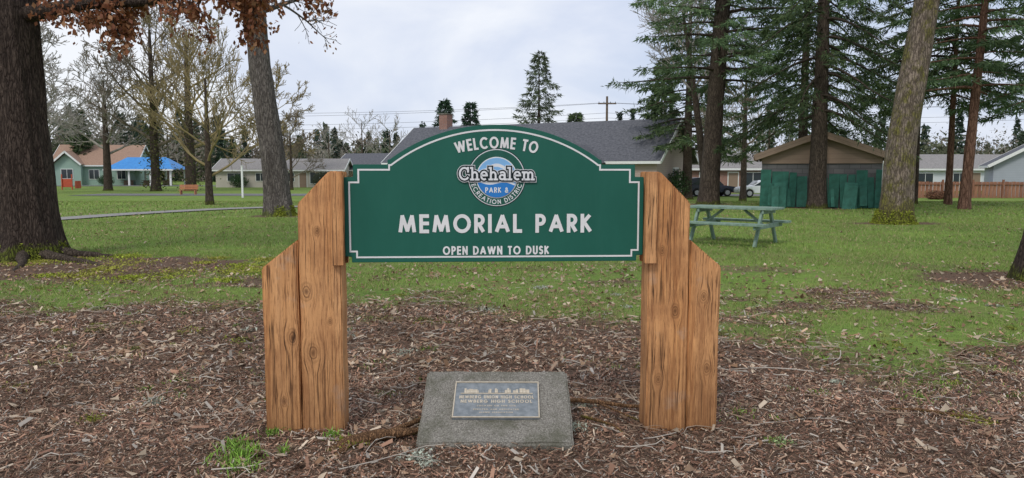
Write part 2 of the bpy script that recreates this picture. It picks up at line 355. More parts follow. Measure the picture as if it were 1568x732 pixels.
tube(mb,[(-1.0,3.82,.0),(-.88,3.9,.04),(-.74,3.98,.055),(-.62,4.02,.055),(-.52,4.08,.045),(-.42,4.22,.02),(-.3,4.5,-.02)],[.02,.038,.034,.026,.018,.012,.008],9)
tube(mb,[(-.74,3.98,.04),(-.62,4.12,.055),(-.5,4.3,.05),(-.38,4.5,.035),(-.3,4.75,.0)],[.02,.016,.014,.011,.007],7)
tube(mb,[(-.88,3.9,.02),(-.9,3.78,.03),(-.98,3.66,.0)],[.025,.016,.008],7)
mb.build('tree_root',[M_root],smooth=(0,))
mb=MB()
tube(mb,[(.33,4.75,.01),(.42,4.62,.05),(.55,4.55,.06),(.72,4.52,.045),(.86,4.46,.06),(.98,4.42,.02)],[.012,.016,.013,.012,.009,.006],7)
tube(mb,[(.42,4.4,.02),(.5,4.28,.04),(.6,4.2,.03),(.64,4.1,.01)],[.008,.01,.008,.005],6)
tube(mb,[(.55,4.55,.05),(.62,4.4,.06),(.75,4.3,.03)],[.008,.007,.004],6)
tube(mb,[(2.35,4.55,.02),(2.5,4.47,.04),(2.7,4.36,.035),(2.9,4.3,.01)],[.005,.010,.011,.005],7)
mb.build('fallen_branch',[M_root],smooth=(0,))
mb=MB()
def tuft(cx,cy,rad,n,h,c0=(.22,.38,.06)):
    a=rng.random(n)*6.283; r=rad*np.abs(rng.normal(0,.6,n)); x=cx+np.cos(a)*r; y=cy+np.sin(a)*r; z=gz(x,y)
    hh=h*(.3+.9*rng.random(n)); la=rng.random(n)*6.283; le=hh*rng.random(n)*1.2; w=.002+.003*rng.random(n); wa=rng.random(n)*6.283
    d=np.stack([np.cos(wa)*w,np.sin(wa)*w,np.zeros(n)],1); P=np.stack([x,y,z],1)
    M1=P+np.stack([np.cos(la)*le*.35,np.sin(la)*le*.35,hh*.6],1); T=P+np.stack([np.cos(la)*le,np.sin(la)*le,hh*.85],1)
    V=np.stack([P-d,P+d,M1+d*.7,M1-d*.7],1).reshape(-1,3); c=np.array(c0)*(.5+.9*rng.random(n))[:,None]
    mb.add(V,np.arange(4*n).reshape(-1,4),0,np.repeat(c,4,0))
    V=np.stack([M1-d*.7,M1+d*.7,T],1).reshape(-1,3); mb.add(V,np.arange(3*n).reshape(-1,3),0,np.repeat(c*1.15,3,0))
for cx,cy,r,n,h in ((-1.42,3.74,.15,260,.08),(-1.5,3.92,.09,120,.05),(-1.36,4.1,.07,80,.05),(-1.35,3.6,.10,130,.055),(-1.0,4.02,.06,80,.06),(-1.2,3.8,.04,40,.05),(-.52,4.3,.05,50,.05),(1.45,4.05,.06,60,.03),(2.1,4.9,.12,70,.025),(1.6,4.4,.05,40,.03),(-2.4,5.2,.12,60,.025),(2.7,4.8,.2,110,.03),(3.0,5.1,.35,260,.035),(-1.9,6.9,.3,200,.03)):
    tuft(cx,cy,r,n,h)
for k in range(110):
    y=random.uniform(4.5,8.6); tuft(random.uniform(-.7,.7)*y,y,random.uniform(.04,.28),random.randint(12,70),.03,random.choice([(.22,.36,.06),(.2,.28,.07),(.32,.36,.10)]))
mb.build('grass_tuft',[M_grassb])
mb=MB()
def crumbs(cx,cy,rad,n,c,sz=.006,dz=.02):
    x=cx+rng.normal(0,rad*.5,n); y=cy+rng.normal(0,rad*.5,n); s=sz*(.5+rng.random(n)); z=gz(x,y)+.01+rng.random(n)*dz
    V=np.stack([x,y,z],1)[:,None,:]+rng.normal(0,1,(n,3,3))*s[:,None,None]
    mb.add(V.reshape(-1,3),np.arange(3*n).reshape(-1,3),0,np.repeat(np.array(c)*(.6+.7*rng.random(n))[:,None],3,0))
for a_ in ((.36,4.22,.07,260,(.5,.54,.42)),(-.5,3.76,.09,260,(.5,.54,.44)),(-.42,3.66,.05,140,(.48,.52,.42)),(-.86,3.92,.07,340,(.28,.29,.04)),(1.5,3.98,.05,120,(.3,.4,.17)),(2.75,4.35,.12,300,(.27,.28,.05)),(-2.55,4.4,.06,200,(.22,.23,.04)),(-3.0,6.8,.14,200,(.27,.28,.05)),(.45,4.6,.06,140,(.5,.54,.42))): crumbs(*a_)
for k in range(60):
    y=random.uniform(4.5,9.5); crumbs(random.uniform(-.72,.72)*y,y,random.uniform(.03,.16),random.randint(60,200),random.choice([(.24,.26,.05),(.2,.2,.06),(.45,.48,.38)]),.007,.012)
for k in range(34):
    crumbs(random.uniform(-8.5,-3.2),random.uniform(10.0,13.2),random.uniform(.15,.6),600,random.choice([(.34,.40,.05),(.38,.38,.07)]),.010,.012)
def mosscollar(cx,cy,R,n,h,sz,a0=0,a1=6.283):
    a=a0+(a1-a0)*rng.random(n); t=rng.random(n)**2; r=R*(1.42-.36*t**.5+rng.normal(0,.03,n)); x=cx+np.cos(a)*r; y=cy+np.sin(a)*r; z=gz(x,y)+h*t
    V=np.stack([x,y,z],1)[:,None,:]+rng.normal(0,1,(n,3,3))*sz
    mb.add(V.reshape(-1,3),np.arange(3*n).reshape(-1,3),0,np.repeat(np.array((.30,.34,.04))*(.4+.9*rng.random(n))[:,None],3,0))
mosscollar(-8.4,12.9,.47,2500,.30,.014); mosscollar(-7.85,25.1,.42,1500,.35,.02,-1.6,.6); mosscollar(11.0,21.4,.44,3000,.40,.02)
mb.build('moss_and_lichen',[M_chip])
# ================================================================== SIGN
S=.00367; SX=758
def lx(px): return (px-SX)*S
def lz(py): return 1.501-(py-262)*S
sign=empty('park_sign',(-.093,4.18,0),math.radians(3))
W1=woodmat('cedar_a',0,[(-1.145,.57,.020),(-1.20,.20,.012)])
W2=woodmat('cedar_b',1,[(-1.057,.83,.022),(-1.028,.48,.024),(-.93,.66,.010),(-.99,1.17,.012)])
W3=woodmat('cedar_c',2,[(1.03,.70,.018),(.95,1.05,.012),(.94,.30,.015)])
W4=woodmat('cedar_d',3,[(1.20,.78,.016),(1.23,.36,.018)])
W5=woodmat('cedar_e',4,[])
def beam(name,prof,y0,y1,mat,bev=.006,sd=1):
    o=prism(name,sign,prof,y0,y1,mat,bev)
    bm=bmesh.new(); bm.from_mesh(o.data)
    for z in np.arange(0.02,1.5,.09):
        bmesh.ops.bisect_plane(bm,geom=bm.verts[:]+bm.edges[:]+bm.faces[:],plane_co=(0,0,z),plane_no=(0,0,1))
    for v in bm.verts:
        v.co.x+=(float(vn(v.co.z*5+sd*3.3,sd))-.5)*.005+(float(vn(v.co.z*9,v.co.x*40+sd))-.5)*.003
        v.co.y+=(float(vn(v.co.z*4+9,sd+v.co.x*20))-.5)*.004
    bm.to_mesh(o.data); bm.free(); return o
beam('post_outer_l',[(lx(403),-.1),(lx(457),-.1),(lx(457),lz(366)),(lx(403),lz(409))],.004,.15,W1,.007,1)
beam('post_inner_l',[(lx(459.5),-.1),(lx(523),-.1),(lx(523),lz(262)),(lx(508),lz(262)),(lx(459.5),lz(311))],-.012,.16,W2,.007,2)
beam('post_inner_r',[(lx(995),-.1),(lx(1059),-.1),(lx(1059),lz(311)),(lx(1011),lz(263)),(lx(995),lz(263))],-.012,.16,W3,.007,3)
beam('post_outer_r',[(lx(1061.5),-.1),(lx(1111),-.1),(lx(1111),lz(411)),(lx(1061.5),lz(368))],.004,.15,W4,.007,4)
for nm,a,b in (('batten_l',511,530),('batten_r',987,1005)):
    beam(nm,[(lx(a),lz(404)),(lx(b),lz(404)),(lx(b),lz(263)),(lx(a),lz(263))],-.060,-.018,W5,.004,5)
    beam(nm+'_rear',[(lx(a),lz(404)),(lx(b),lz(404)),(lx(b),lz(263)),(lx(a),lz(263))],.062,.10,W5,.004,6)
M_green,nt,p=newmat('green_sign_paint'); n=noise(nt,coords(nt,(1,1,.4)),3.0,7,.65); n2=noise(nt,coords(nt),90,3); n3=noise(nt,coords(nt,(6,1,.5)),4,5,.7)
c=mixc(nt,ramp(nt,n,[(.3,0.0),(.7,1.0)]),(.011,.105,.072),(.017,.130,.090)); c=mixc(nt,ramp(nt,n3,[(.55,0.0),(.75,.18)]),c,(.05,.16,.12))
nt.links.new(c,p.inputs['Base Color'])
p.inputs['Roughness'].default_value=.48; p.inputs['Specular IOR Level'].default_value=.3; bump(nt,n2,p,.2,.001)
M_green2=nmat('green_sign_edge',(.012,.09,.06),(.02,.12,.09),12,.6,.1)
def outline(off):
    R=269-off; cy=461; o=off
    dx0=160-off*.3; ang0=math.asin(dx0/R)
    arc=[(SX+R*math.sin(t),cy-R*math.cos(t)) for t in np.linspace(-ang0,ang0,61)]
    l=529+o; r=987-o; yt=252+o; n1=16; yb=401-o
    pts=[(l+10,yb),(l+10,yb-9),(l,yb-9),(l,yt+n1+3),(l+n1-2,yt+n1+3),(l+n1-2,yt)]
    pts+=[(arc[0][0]-3,yt),(arc[0][0]-3,arc[0][1])]
    pts+=arc
    pts+=[(arc[-1][0]+3,arc[-1][1]),(arc[-1][0]+3,yt)]
    pts+=[(r-n1+2,yt),(r-n1+2,yt+n1+3),(r,yt+n1+3),(r,yb-9),(r-10,yb-9),(r-10,yb)]
    return pts
OUT=[(lx(a),lz(b)) for a,b in outline(0)]
prism('sign_board',sign,OUT,.0,.05,M_green,.0025,seg=2)
def ribbon(mb,pts,th,y,closed=False,mat=0):
    P=np.array(pts,float); n=len(P)
    if closed: prv=np.roll(P,1,0); nxt=np.roll(P,-1,0)
    else: prv=np.vstack([2*P[0]-P[1],P[:-1]]); nxt=np.vstack([P[1:],2*P[-1]-P[-2]])
    a=P-prv; b=nxt-P; a/=np.linalg.norm(a,axis=1,keepdims=True)+1e-12; b/=np.linalg.norm(b,axis=1,keepdims=True)+1e-12
    na=np.stack([-a[:,1],a[:,0]],1); nb=np.stack([-b[:,1],b[:,0]],1); m=na+nb; m/=np.linalg.norm(m,axis=1,keepdims=True)+1e-9
    k=1/np.maximum(.5,(m*na).sum(1)); off=m*(k*th/2)[:,None]
    L=P+off;Rr=P-off
    V=np.concatenate([np.stack([L[:,0],np.full(n,y),L[:,1]],1),np.stack([Rr[:,0],np.full(n,y),Rr[:,1]],1)])
    idx=np.arange(n if closed else n-1); j=(idx+1)%n
    mb.add(V,np.stack([idx,j,j+n,idx+n],1),mat)
def arcp(cx,cy,rx,ry,a0,a1,n=18):
    return [(cx+rx*math.cos(math.radians(t)),cy+ry*math.sin(math.radians(t))) for t in np.linspace(a0,a1,n)]
LET={
'A':(.8,[[(0,0),(.4,1)],[(.4,1),(.8,0)],[(.13,.3),(.67,.3)]]),
'B':(.5,[[(0,0),(0,1)],[(0,1)]+arcp(.24,.76,.24,.24,90,-90)+[(0,.52)],[(.1,.52)]+arcp(.27,.26,.26,.26,90,-90)+[(0,0)]]),
'C':(.86,[arcp(.5,.5,.5,.5,48,312,26)]),
'D':(.72,[[(0,0),(0,1)],[(0,1)]+arcp(.24,.5,.48,.5,90,-90,22)+[(0,0)]]),
'E':(.44,[[(0,0),(0,1)],[(0,1),(.44,1)],[(0,.52),(.44,.52)],[(0,0),(.44,0)]]),
'G':(1.0,[arcp(.5,.5,.5,.5,48,352,26)+[(.98,.45),(.56,.45)]]),
'H':(.6,[[(0,0),(0,1)],[(.6,0),(.6,1)],[(0,.52),(.6,.52)]]),
'I':(0,[[(0,0),(0,1)]]),
'K':(.56,[[(0,0),(0,1)],[(.5,1),(.02,.5)],[(.12,.58),(.56,0)]]),
'L':(.4,[[(0,0),(0,1)],[(0,0),(.4,0)]]),
'M':(.98,[[(0,0),(.15,1)],[(.15,1),(.49,.05)],[(.49,.05),(.83,1)],[(.83,1),(.98,0)]]),
'N':(.64,[[(0,0),(0,1)],[(0,1),(.64,0)],[(.64,0),(.64,1)]]),
'O':(1.0,[arcp(.5,.5,.5,.5,0,360,37)]),
'P':(.48,[[(0,0),(0,1)],[(0,1)]+arcp(.22,.73,.27,.27,90,-90)+[(0,.46)]]),
'R':(.5,[[(0,0),(0,1)],[(0,1)]+arcp(.22,.73,.27,.27,90,-90)+[(0,.46)],[(.2,.46),(.5,0)]]),
'S':(.46,[arcp(.23,.76,.22,.24,25,262,16)+arcp(.23,.26,.24,.26,84,-155,16)]),
'T':(.5,[[(.25,0),(.25,1)],[(0,1),(.5,1)]]),
'U':(.58,[[(0,1)]+arcp(.29,.3,.29,.3,180,360,16)+[(.58,1)]]),
'W':(1.2,[[(0,1),(.3,0)],[(.3,0),(.6,1)],[(.6,1),(.9,0)],[(.9,0),(1.2,1)]]),
'&':(.6,[[(.62,0),(.14,.66)]+arcp(.28,.8,.17,.18,215,-20,12)+[(.4,.64),(.1,.42)]+arcp(.22,.24,.22,.24,140,340,12)+[(.6,.5)]]),
'!':(.78,[arcp(.42,.5,.42,.5,40,320,26),[(.74,.68),(.74,1.0)]]),
'h':(.56,[[(.06,0),(.06,1)],[(-.06,1),(.06,1)],[(.06,.36)]+arcp(.28,.38,.21,.25,170,0,12)+[(.49,0)],[(-.07,0),(.17,0)],[(.38,0),(.62,0)]]),
'e':(.54,[[(.02,.35),(.5,.35)]+arcp(.27,.33,.26,.33,4,300,20)]),
'a':(.56,[arcp(.24,.2,.22,.19,0,360,20),[(.06,.58)]+arcp(.27,.44,.2,.2,120,0,8)+[(.47,0)],[(.47,0),(.6,0)]]),
'l':(.2,[[(.08,0),(.08,1)],[(-.06,1),(.08,1)],[(-.06,0),(.22,0)]]),
'm':(.92,[[(.06,0),(.06,.62)],[(-.06,.62),(.06,.62)],[(.06,.38)]+arcp(.25,.42,.18,.21,170,0,10)+[(.43,0)],[(.43,.38)]+arcp(.63,.42,.19,.21,170,0,10)+[(.82,0)],[(-.06,0),(.17,0)],[(.34,0),(.52,0)],[(.73,0),(.94,0)]]),
' ':(.22,[])}
def text(mb,s,h,th,width,y,place,mat=0,gapf=.28,thd=None):
    hs=h-th; adv=[LET[c][0]*hs+th for c in s]; gap=gapf*h*.6
    tot=sum(adv)+gap*(len(s)-1); k=width/tot if width else 1
    cur=-tot/2; cnt=0; td=thd or th; ext=(td-th)/2
    for c,a in zip(s,adv):
        for st in LET[c][1]:
            P=np.array(st,float)*hs+th/2; P=np.array([(cur+q[0],q[1]) for q in P])
            if np.linalg.norm(P[0]-P[-1])>1e-6:
                for e,f in ((0,1),(-1,-2)):
                    d=P[e]-P[f]; d/=np.linalg.norm(d)+1e-9
                    st_=abs(d[0])<.05 or abs(d[1])<.05
                    P[e]=P[e]+d*(th*(.5 if st_ else .22)+ext)
            Q=[place((q[0])*k,q[1]) for q in P]
            ribbon(mb,Q,td,y-.00010*(cnt%4),False,mat); cnt+=1
        cur+=a+gap
def straight(cx,by): return lambda s,u:(cx+s,by+u)
def toparc(cx,cz,R): return lambda s,u:(cx+(R+u)*math.sin(s/R),cz+(R+u)*math.cos(s/R))
def botarc(cx,cz,R): return lambda s,u:(cx+(R-u)*math.sin(s/R),cz-(R-u)*math.cos(s/R))
mb=MB(); c0=lx(758.5)
ribbon(mb,[(lx(a),lz(b)) for a,b in outline(8)],2.6*S,-.0015,True)
text(mb,'MEMORIAL PARK',29*S,5.6*S,296*S,-.003,straight(c0,lz(356.5)),gapf=.34)
text(mb,'OPEN DAWN TO DUSK',13.4*S,2.6*S,163*S,-.003,straight(lx(759),lz(390)),gapf=.36)
text(mb,'WELCOME TO',18*S,3.2*S,122*S,-.003,toparc(lx(760),lz(461),(461-228)*S),gapf=.36)
mb.build('sign_lettering',[M_white],sign)
def matp(name,c,r=.5):
    return nmat(name,tuple(x*.93 for x in c),c,20,r,.03)
M_blk=matp('black_vinyl',(.010,.022,.024)); M_lb=matp('light_blue_vinyl',(.24,.50,.80)); M_bl=matp('blue_vinyl',(.03,.22,.60)); M_wv=matp('white_vinyl',(.80,.82,.82))
LC=(lx(760),lz(272))
def poly(name,pts,y,mat): return prism(name,sign,pts,y,y+.0006,mat)
def disc(name,r,y,mat,n=64): return poly(name,[(LC[0]+r*S*math.cos(t),LC[1]+r*S*math.sin(t)) for t in np.linspace(0,2*math.pi,n,endpoint=False)],y,mat)
disc('logo_rim_dark',44.5,-.0012,M_blk); disc('logo_rim_white',43.2,-.0022,M_wv); disc('logo_ring',42.0,-.0032,M_green2); disc('logo_inner_rim',31.5,-.0042,M_wv); disc('logo_field',30,-.0052,M_lb)
def cp(pts): return [(LC[0]+a*S,LC[1]+b*S) for a,b in pts]
def seg(yl,r=29.9,f=None):
    xs_=np.linspace(-1,1,40); top=[];bot=[]
    for t in xs_:
        x=t*r; yy=yl+(f(x) if f else 0); lim=math.sqrt(max(0,r*r-x*x)); tv=max(-lim,min(lim,yy)); top.append((x,tv)); bot.append((x,min(-lim,tv-.02)))
    return cp(top+bot[::-1])
poly('logo_hill_white',seg(15,f=lambda x:6*math.cos(x/9.)*.9+1),-.0062,M_wv)
poly('logo_hill_blue',seg(11.5,f=lambda x:5*math.cos(x/9.+.1)),-.0070,M_lb)
poly('logo_wave_white',seg(-5,f=lambda x:-x*.14+2*math.sin(x/8)),-.0078,M_wv)
poly('logo_water',seg(-9,f=lambda x:-x*.08+2.5*math.sin(x/8)),-.0086,M_bl)
mb=MB()
text(mb,'PARK &',8.4*S,1.5*S,35*S,-.0098,straight(LC[0],LC[1]-23*S),gapf=.35)
text(mb,'RECREATION DISTRICT',7.0*S,1.15*S,118*S,-.0045,botarc(LC[0],LC[1],40.3*S),gapf=.4)
mb.build('logo_lettering',[M_wv],sign)
for nm,td,y,mt in (('logo_name_rim',8.8,-.0106,M_wv),('logo_name_outline',7.2,-.0116,M_blk),('logo_name',2.9,-.0126,M_wv)):
    mb=MB(); text(mb,'!hehalem',20.5*S,3.0*S,115*S,y,straight(LC[0],LC[1]-4.2*S),gapf=.16,thd=td*S); mb.build(nm,[mt],sign)
# ================================================================== MEMORIAL STONE
M_conc,nt,p=newmat('aggregate_concrete'); v=coords(nt)
n=noise(nt,v,110,4,.8); n2=noise(nt,v,5,6,.7); vo=N(nt,'ShaderNodeTexVoronoi'); vo.inputs['Scale'].default_value=85; nt.links.new(v,vo.inputs['Vector'])
c=mixc(nt,ramp(nt,n,[(.38,0.0),(.62,1.0)]),(.11,.10,.085),(.31,.29,.25)); c=mixc(nt,ramp(nt,vo.outputs['Distance'],[(.12,.7),(.3,0.0)]),c,(.46,.43,.37))
c=mixc(nt,ramp(nt,n2,[(.44,0.0),(.64,.7)]),c,(.085,.085,.055)); nt.links.new(c,p.inputs['Base Color']); p.inputs['Roughness'].default_value=.95; p.inputs['Specular IOR Level'].default_value=.15; bump(nt,n,p,.7,.005)
stone=empty('memorial_stone',(-.092,3.88,0),math.radians(-.5))
bm=bmesh.new(); sec=[(0,-.05),(0,.045),(.57,.285),(.60,.27),(.62,-.05)]
A=[bm.verts.new((-.425,y,z)) for y,z in sec];B=[bm.verts.new((.425,y,z)) for y,z in sec]
bm.faces.new(A);bm.faces.new(B[::-1])
for i in range(5): bm.faces.new((A[i],B[i],B[(i+1)%5],A[(i+1)%5]))
bmesh.ops.recalc_face_normals(bm,faces=bm.faces[:]); bmesh.ops.bevel(bm,geom=bm.edges[:],offset=.012,segments=3,affect='EDGES')
for x in np.arange(-.4,.41,.05): bmesh.ops.bisect_plane(bm,geom=bm.verts[:]+bm.edges[:]+bm.faces[:],plane_co=(x,0,0),plane_no=(1,0,0))
for y in np.arange(.05,.6,.05): bmesh.ops.bisect_plane(bm,geom=bm.verts[:]+bm.edges[:]+bm.faces[:],plane_co=(0,y,0),plane_no=(0,1,0))
for v in bm.verts:
    v.co+=Vector(((float(vn(v.co.y*14,v.co.z*9+2))-.5)*.010,(float(vn(v.co.x*11+5,v.co.z*9))-.5)*.012,(float(vn(v.co.x*12,v.co.y*12))-.5)*.006))
me=D.meshes.new('stone_block'); bm.to_mesh(me); bm.free(); me.materials.append(M_conc); link(D.objects.new('stone_block',me),stone)
sl=math.atan2(.24,.57)
pl=empty('plaque',(0,0,0)); pl.parent=stone; pl.location=(.0,.57*.55,.045+.24*.55+.0); pl.rotation_euler=(sl,0,0)
M_brz=nmat('plaque_field',(.17,.19,.20),(.27,.29,.30),30,.5,.2,.002); M_brz2=nmat('plaque_relief',(.46,.39,.29),(.58,.51,.40),40,.45,.2,.002)
M_brz.node_tree.nodes['Principled BSDF'].inputs['Metallic'].default_value=.3
box('plate',pl,(0,0,.006),(.49,.315,.018),M_brz,bev=.002)
for nm,l,s_ in (('rim_top',(0,.152,.017),(.494,.007,.008)),('rim_bottom',(0,-.152,.017),(.494,.007,.008)),('rim_l',(-.2425,0,.017),(.007,.295,.008)),('rim_r',(.2425,0,.017),(.007,.295,.008))): box(nm,pl,l,s_,M_brz2,bev=.001)
mb=MB()
def flat(mb0,s,h,th,w,y0):
    t=MB(); text(t,s,h,th,w,0,straight(0,0),gapf=.4)
    for v_ in t.v: mb0.v.append(np.stack([v_[:,0],v_[:,2]+y0,-v_[:,1]+.0168],1))
    for c_ in t.c: mb0.c.append(c_)
    for f_,m_ in zip(t.f[4],t.m[4]): mb0.f[4].append(f_+mb0.n); mb0.m[4].append(m_)
    mb0.n+=t.n
flat(mb,'NEWBERG UNION HIGH SCHOOL',.027,.0052,.43,.006)
flat(mb,'NEWBERG HIGH SCHOOL',.027,.0052,.41,-.031)
flat(mb,'LOCATED ON THIS SITE',.012,.0026,.22,-.062)
flat(mb,'ERECTED AND DEDICATED',.011,.0024,.26,-.092)
flat(mb,'ALUMNI ASSOCIATION',.011,.0024,.19,-.117)
mb.build('plaque_lettering',[M_brz2],pl)
x=-.19
while x<.19:
    w_=random.uniform(.006,.022); h_=random.uniform(.018,.042); box('relief',pl,(x+w_/2,.055+h_/2,.017),(w_*.94,h_,.004+random.random()*.003),random.choice([M_brz2,M_brz2,M_brz2,M_brz]),bev=.0008); x+=w_
box('relief',pl,(.0,.050,.0172),(.42,.006,.004),M_brz2)
# ================================================================== TREES
def leafcards(mb,C,n_per,spread,s0,s1,pal,mat=1,hang=.5):
    C=np.asarray(C); n=len(C)*n_per; P=np.repeat(C,n_per,0)+rng.normal(0,spread,(n,3)); s=(s0+(s1-s0)*rng.random(n))[:,None]
    d=rng.normal(0,1,(n,3)); d[:,2]-=hang*1.5; d/=np.linalg.norm(d,axis=1,keepdims=True); e=np.cross(d,rng.normal(0,1,(n,3))); e/=np.linalg.norm(e,axis=1,keepdims=True)
    V=np.stack([P,P+d*s*.5+e*s*.32,P+d*s,P+d*s*.5-e*s*.32],1).reshape(-1,3)
    c=np.array(pal)[rng.integers(0,len(pal),n)]*(.65+.6*rng.random(n))[:,None]
    mb.add(V,np.arange(4*n).reshape(-1,4),mat,np.repeat(c,4,0))
LP=[(.42,.18,.09),(.34,.14,.07),(.52,.28,.15),(.26,.11,.065)]
mb=MB(); bx,by=-8.40,12.9
trunk(mb,[(bx,by,-.15),(bx-.03,by,2.2),(bx-.06,by,4.4),(bx-.2,by,7),(bx-.3,by,9.5)],[.47,.41,.36,.29,.18],0,52,120,.42,.11,3)
tips=[]
SP=[(5,45,.55),(6,50,.5),(6,50,.55)]
limb=[(bx+.2,by-.1,4.12),(-7.0,12.6,4.26),(-6.0,12.4,4.25),(-5.0,12.2,4.36),(-4.0,12.0,4.27),(-3.2,11.8,4.2)]
tube(mb,limb,[.14,.10,.085,.07,.05,.02],9)
for k,(t0,n_) in enumerate(((0,6),(1,8),(2,6),(3,9),(4,7))):
    for q in range(n_):
        f=random.random(); a=np.array(limb[t0])*(1-f)+np.array(limb[t0+1])*f
        d=(random.uniform(-.4,1.0),random.uniform(-.9,.9),random.uniform(-.25,.5))
        grow(mb,a,d,random.uniform(.5,1.2),.022,2,SP,tips,0,-.03,.004,.25)
for k in range(9):
    a=random.random()*6.28; grow(mb,(bx-.15,by,5.2+k*.5),(math.cos(a),math.sin(a),.5),3.2,.16,3,[(4,45,.5),(5,50,.55),(6,50,.6)],[],0,.03,.01)
T=np.array(tips); wgt=np.where((np.abs(T[:,0]+6.6)<.8)|(np.abs(T[:,0]+4.4)<.6),1.0,.3); T=T[(rng.random(len(T))<wgt)&(T[:,2]<5)]
leafcards(mb,T,4,.06,.06,.12,LP,1,.7)
mb.build('oak_tree',[M_bark_dark,M_leaf],smooth=(0,),loc=(bx,by,0))
mb=MB()
for a,L in ((-.5,1.8),(-1.1,1.5),(-1.9,1.2),(.1,1.3)):
    p=[(bx+math.cos(a)*(.5+L*t)+random.uniform(-.07,.07),by+math.sin(a)*(.5+L*t)*1.0,.10*(1-t)**1.5+G(bx+math.cos(a)*(.5+L*t),by+math.sin(a)*(.5+L*t))-.02) for t in np.linspace(0,1,8)]
    tube(mb,p,[.12,.09,.07,.06,.05,.04,.03,.015],8)
M_rootd=barkmat('root_dark',(.04,.03,.022),(.16,.125,.095),None,.2,16)
mb.build('oak_roots',[M_rootd],smooth=(0,))
mb=MB(); bx,by=-7.85,25.1
trunk(mb,[(bx,by,-.15),(bx-.12,by,1.5),(bx-.5,by,5.0),(bx-.68,by,8),(bx-.8,by,13)],[.43,.40,.34,.30,.15],0,44,130,.35,.10,5)
tips=[]
for k in range(12):
    a=random.random()*6.28; grow(mb,(bx-.65,by,6.6+k*.5),(math.cos(a),math.sin(a),.35),3.6,.11,3,[(5,45,.5),(5,50,.55),(6,50,.6)],tips,0,.02,.01)
T=np.array(tips); leafcards(mb,T[rng.random(len(T))<.3],2,.1,.1,.18,LP,1,.7)
mb.build('oak_tree',[M_bark_grey,M_leaf],smooth=(0,),loc=(bx,by,0))
def bare(name,x,y,H,r,spread=.35,crown0=.25,nl=12,mats=None,lev=3,ivy=0,spec=None,rmin=.018,lean=0,up=.06):
    mb=MB(); z0=G(x,y); 
    trunk(mb,[(x,y,z0-.1),(x+lean*.4,y,z0+H*.35),(x+lean,y,z0+H*.8)],[r,r*.75,r*.25],0,18,26,.3,.1,int(abs(x))%9)
    tips=[]; spec=spec or [(5,42,.62),(5,42,.6),(5,45,.6)]
    for k in range(nl):
        t=crown0+(.8-crown0)*(k+random.random()*.8)/nl; a=k*2.4+random.random(); xx=x+lean*t
        inc=.35+.9*t
        grow(mb,(xx,y,z0+H*t),(math.cos(a),math.sin(a),inc),H*spread*(1.15-t*.55),r*.42*(1.1-t),lev,spec,tips,1,up,rmin)
    if ivy:
        C=np.stack([x+rng.normal(0,r*1.2,ivy),y+rng.normal(0,r*1.2,ivy),z0+rng.random(ivy)*H*.55],1)
        leafcards(mb,C,4,.18,.15,.3,[(.07,.10,.03),(.13,.14,.04),(.17,.15,.06)],2,.1)
    return mb.build(name,[mats[0],mats[1],M_fol],smooth=(0,),loc=(x,y,z0))
bare('bare_deciduous_tree',-39.6,83,22,.50,.34,.2,16,(M_bark_con,M_twig),ivy=500,rmin=.028)
bare('bare_deciduous_tree',-35.7,83,20,.58,.32,.22,14,(M_bark_con,M_twig_y),ivy=260,rmin=.028)
bare('bare_deciduous_tree',-13.6,33.5,7.0,.17,.46,.16,13,(M_bark_con,M_twig_y),spec=[(5,28,.62),(5,32,.62),(6,32,.6)],rmin=.009,up=.1)
bare('bare_deciduous_tree',-46,85,15.5,.45,.34,.25,14,(M_bark_con,M_twig_w),rmin=.03)
bare('bare_deciduous_tree',-58,88,19,.45,.34,.2,14,(M_bark_con,M_twig_w),rmin=.03)
bare('bare_deciduous_tree',-47,72,18,.36,.34,.2,12,(M_bark_con,M_twig_w),rmin=.03)
bare('bare_deciduous_tree',-30.5,95,15,.30,.36,.15,12,(M_bark_con,M_twig_y),rmin=.03)
bare('bare_deciduous_tree',-26,88,9,.2,.36,.15,12,(M_bark_con,M_twig),rmin=.022)
bare('bare_deciduous_tree',10.9,41.5,13,.25,.36,.42,14,(M_bark_con,M_twig_w),rmin=.012,lean=-1.6,spec=[(6,42,.6),(5,42,.6),(5,45,.6)])
bare('bare_deciduous_tree',15.5,50,11,.22,.3,.3,12,(M_bark_con,M_twig),rmin=.014)
for xx,yy,hh in ((-22,135,12),(-28,140,14),(-33,135,11),(-14,140,10),(-62,135,13),(-70,130,14),(28,100,12),(36,105,14)):
    bare('bare_deciduous_tree',xx,yy,hh,.25,.36,.12,10,(M_bark_con,M_twig_w),rmin=.03,lev=2)
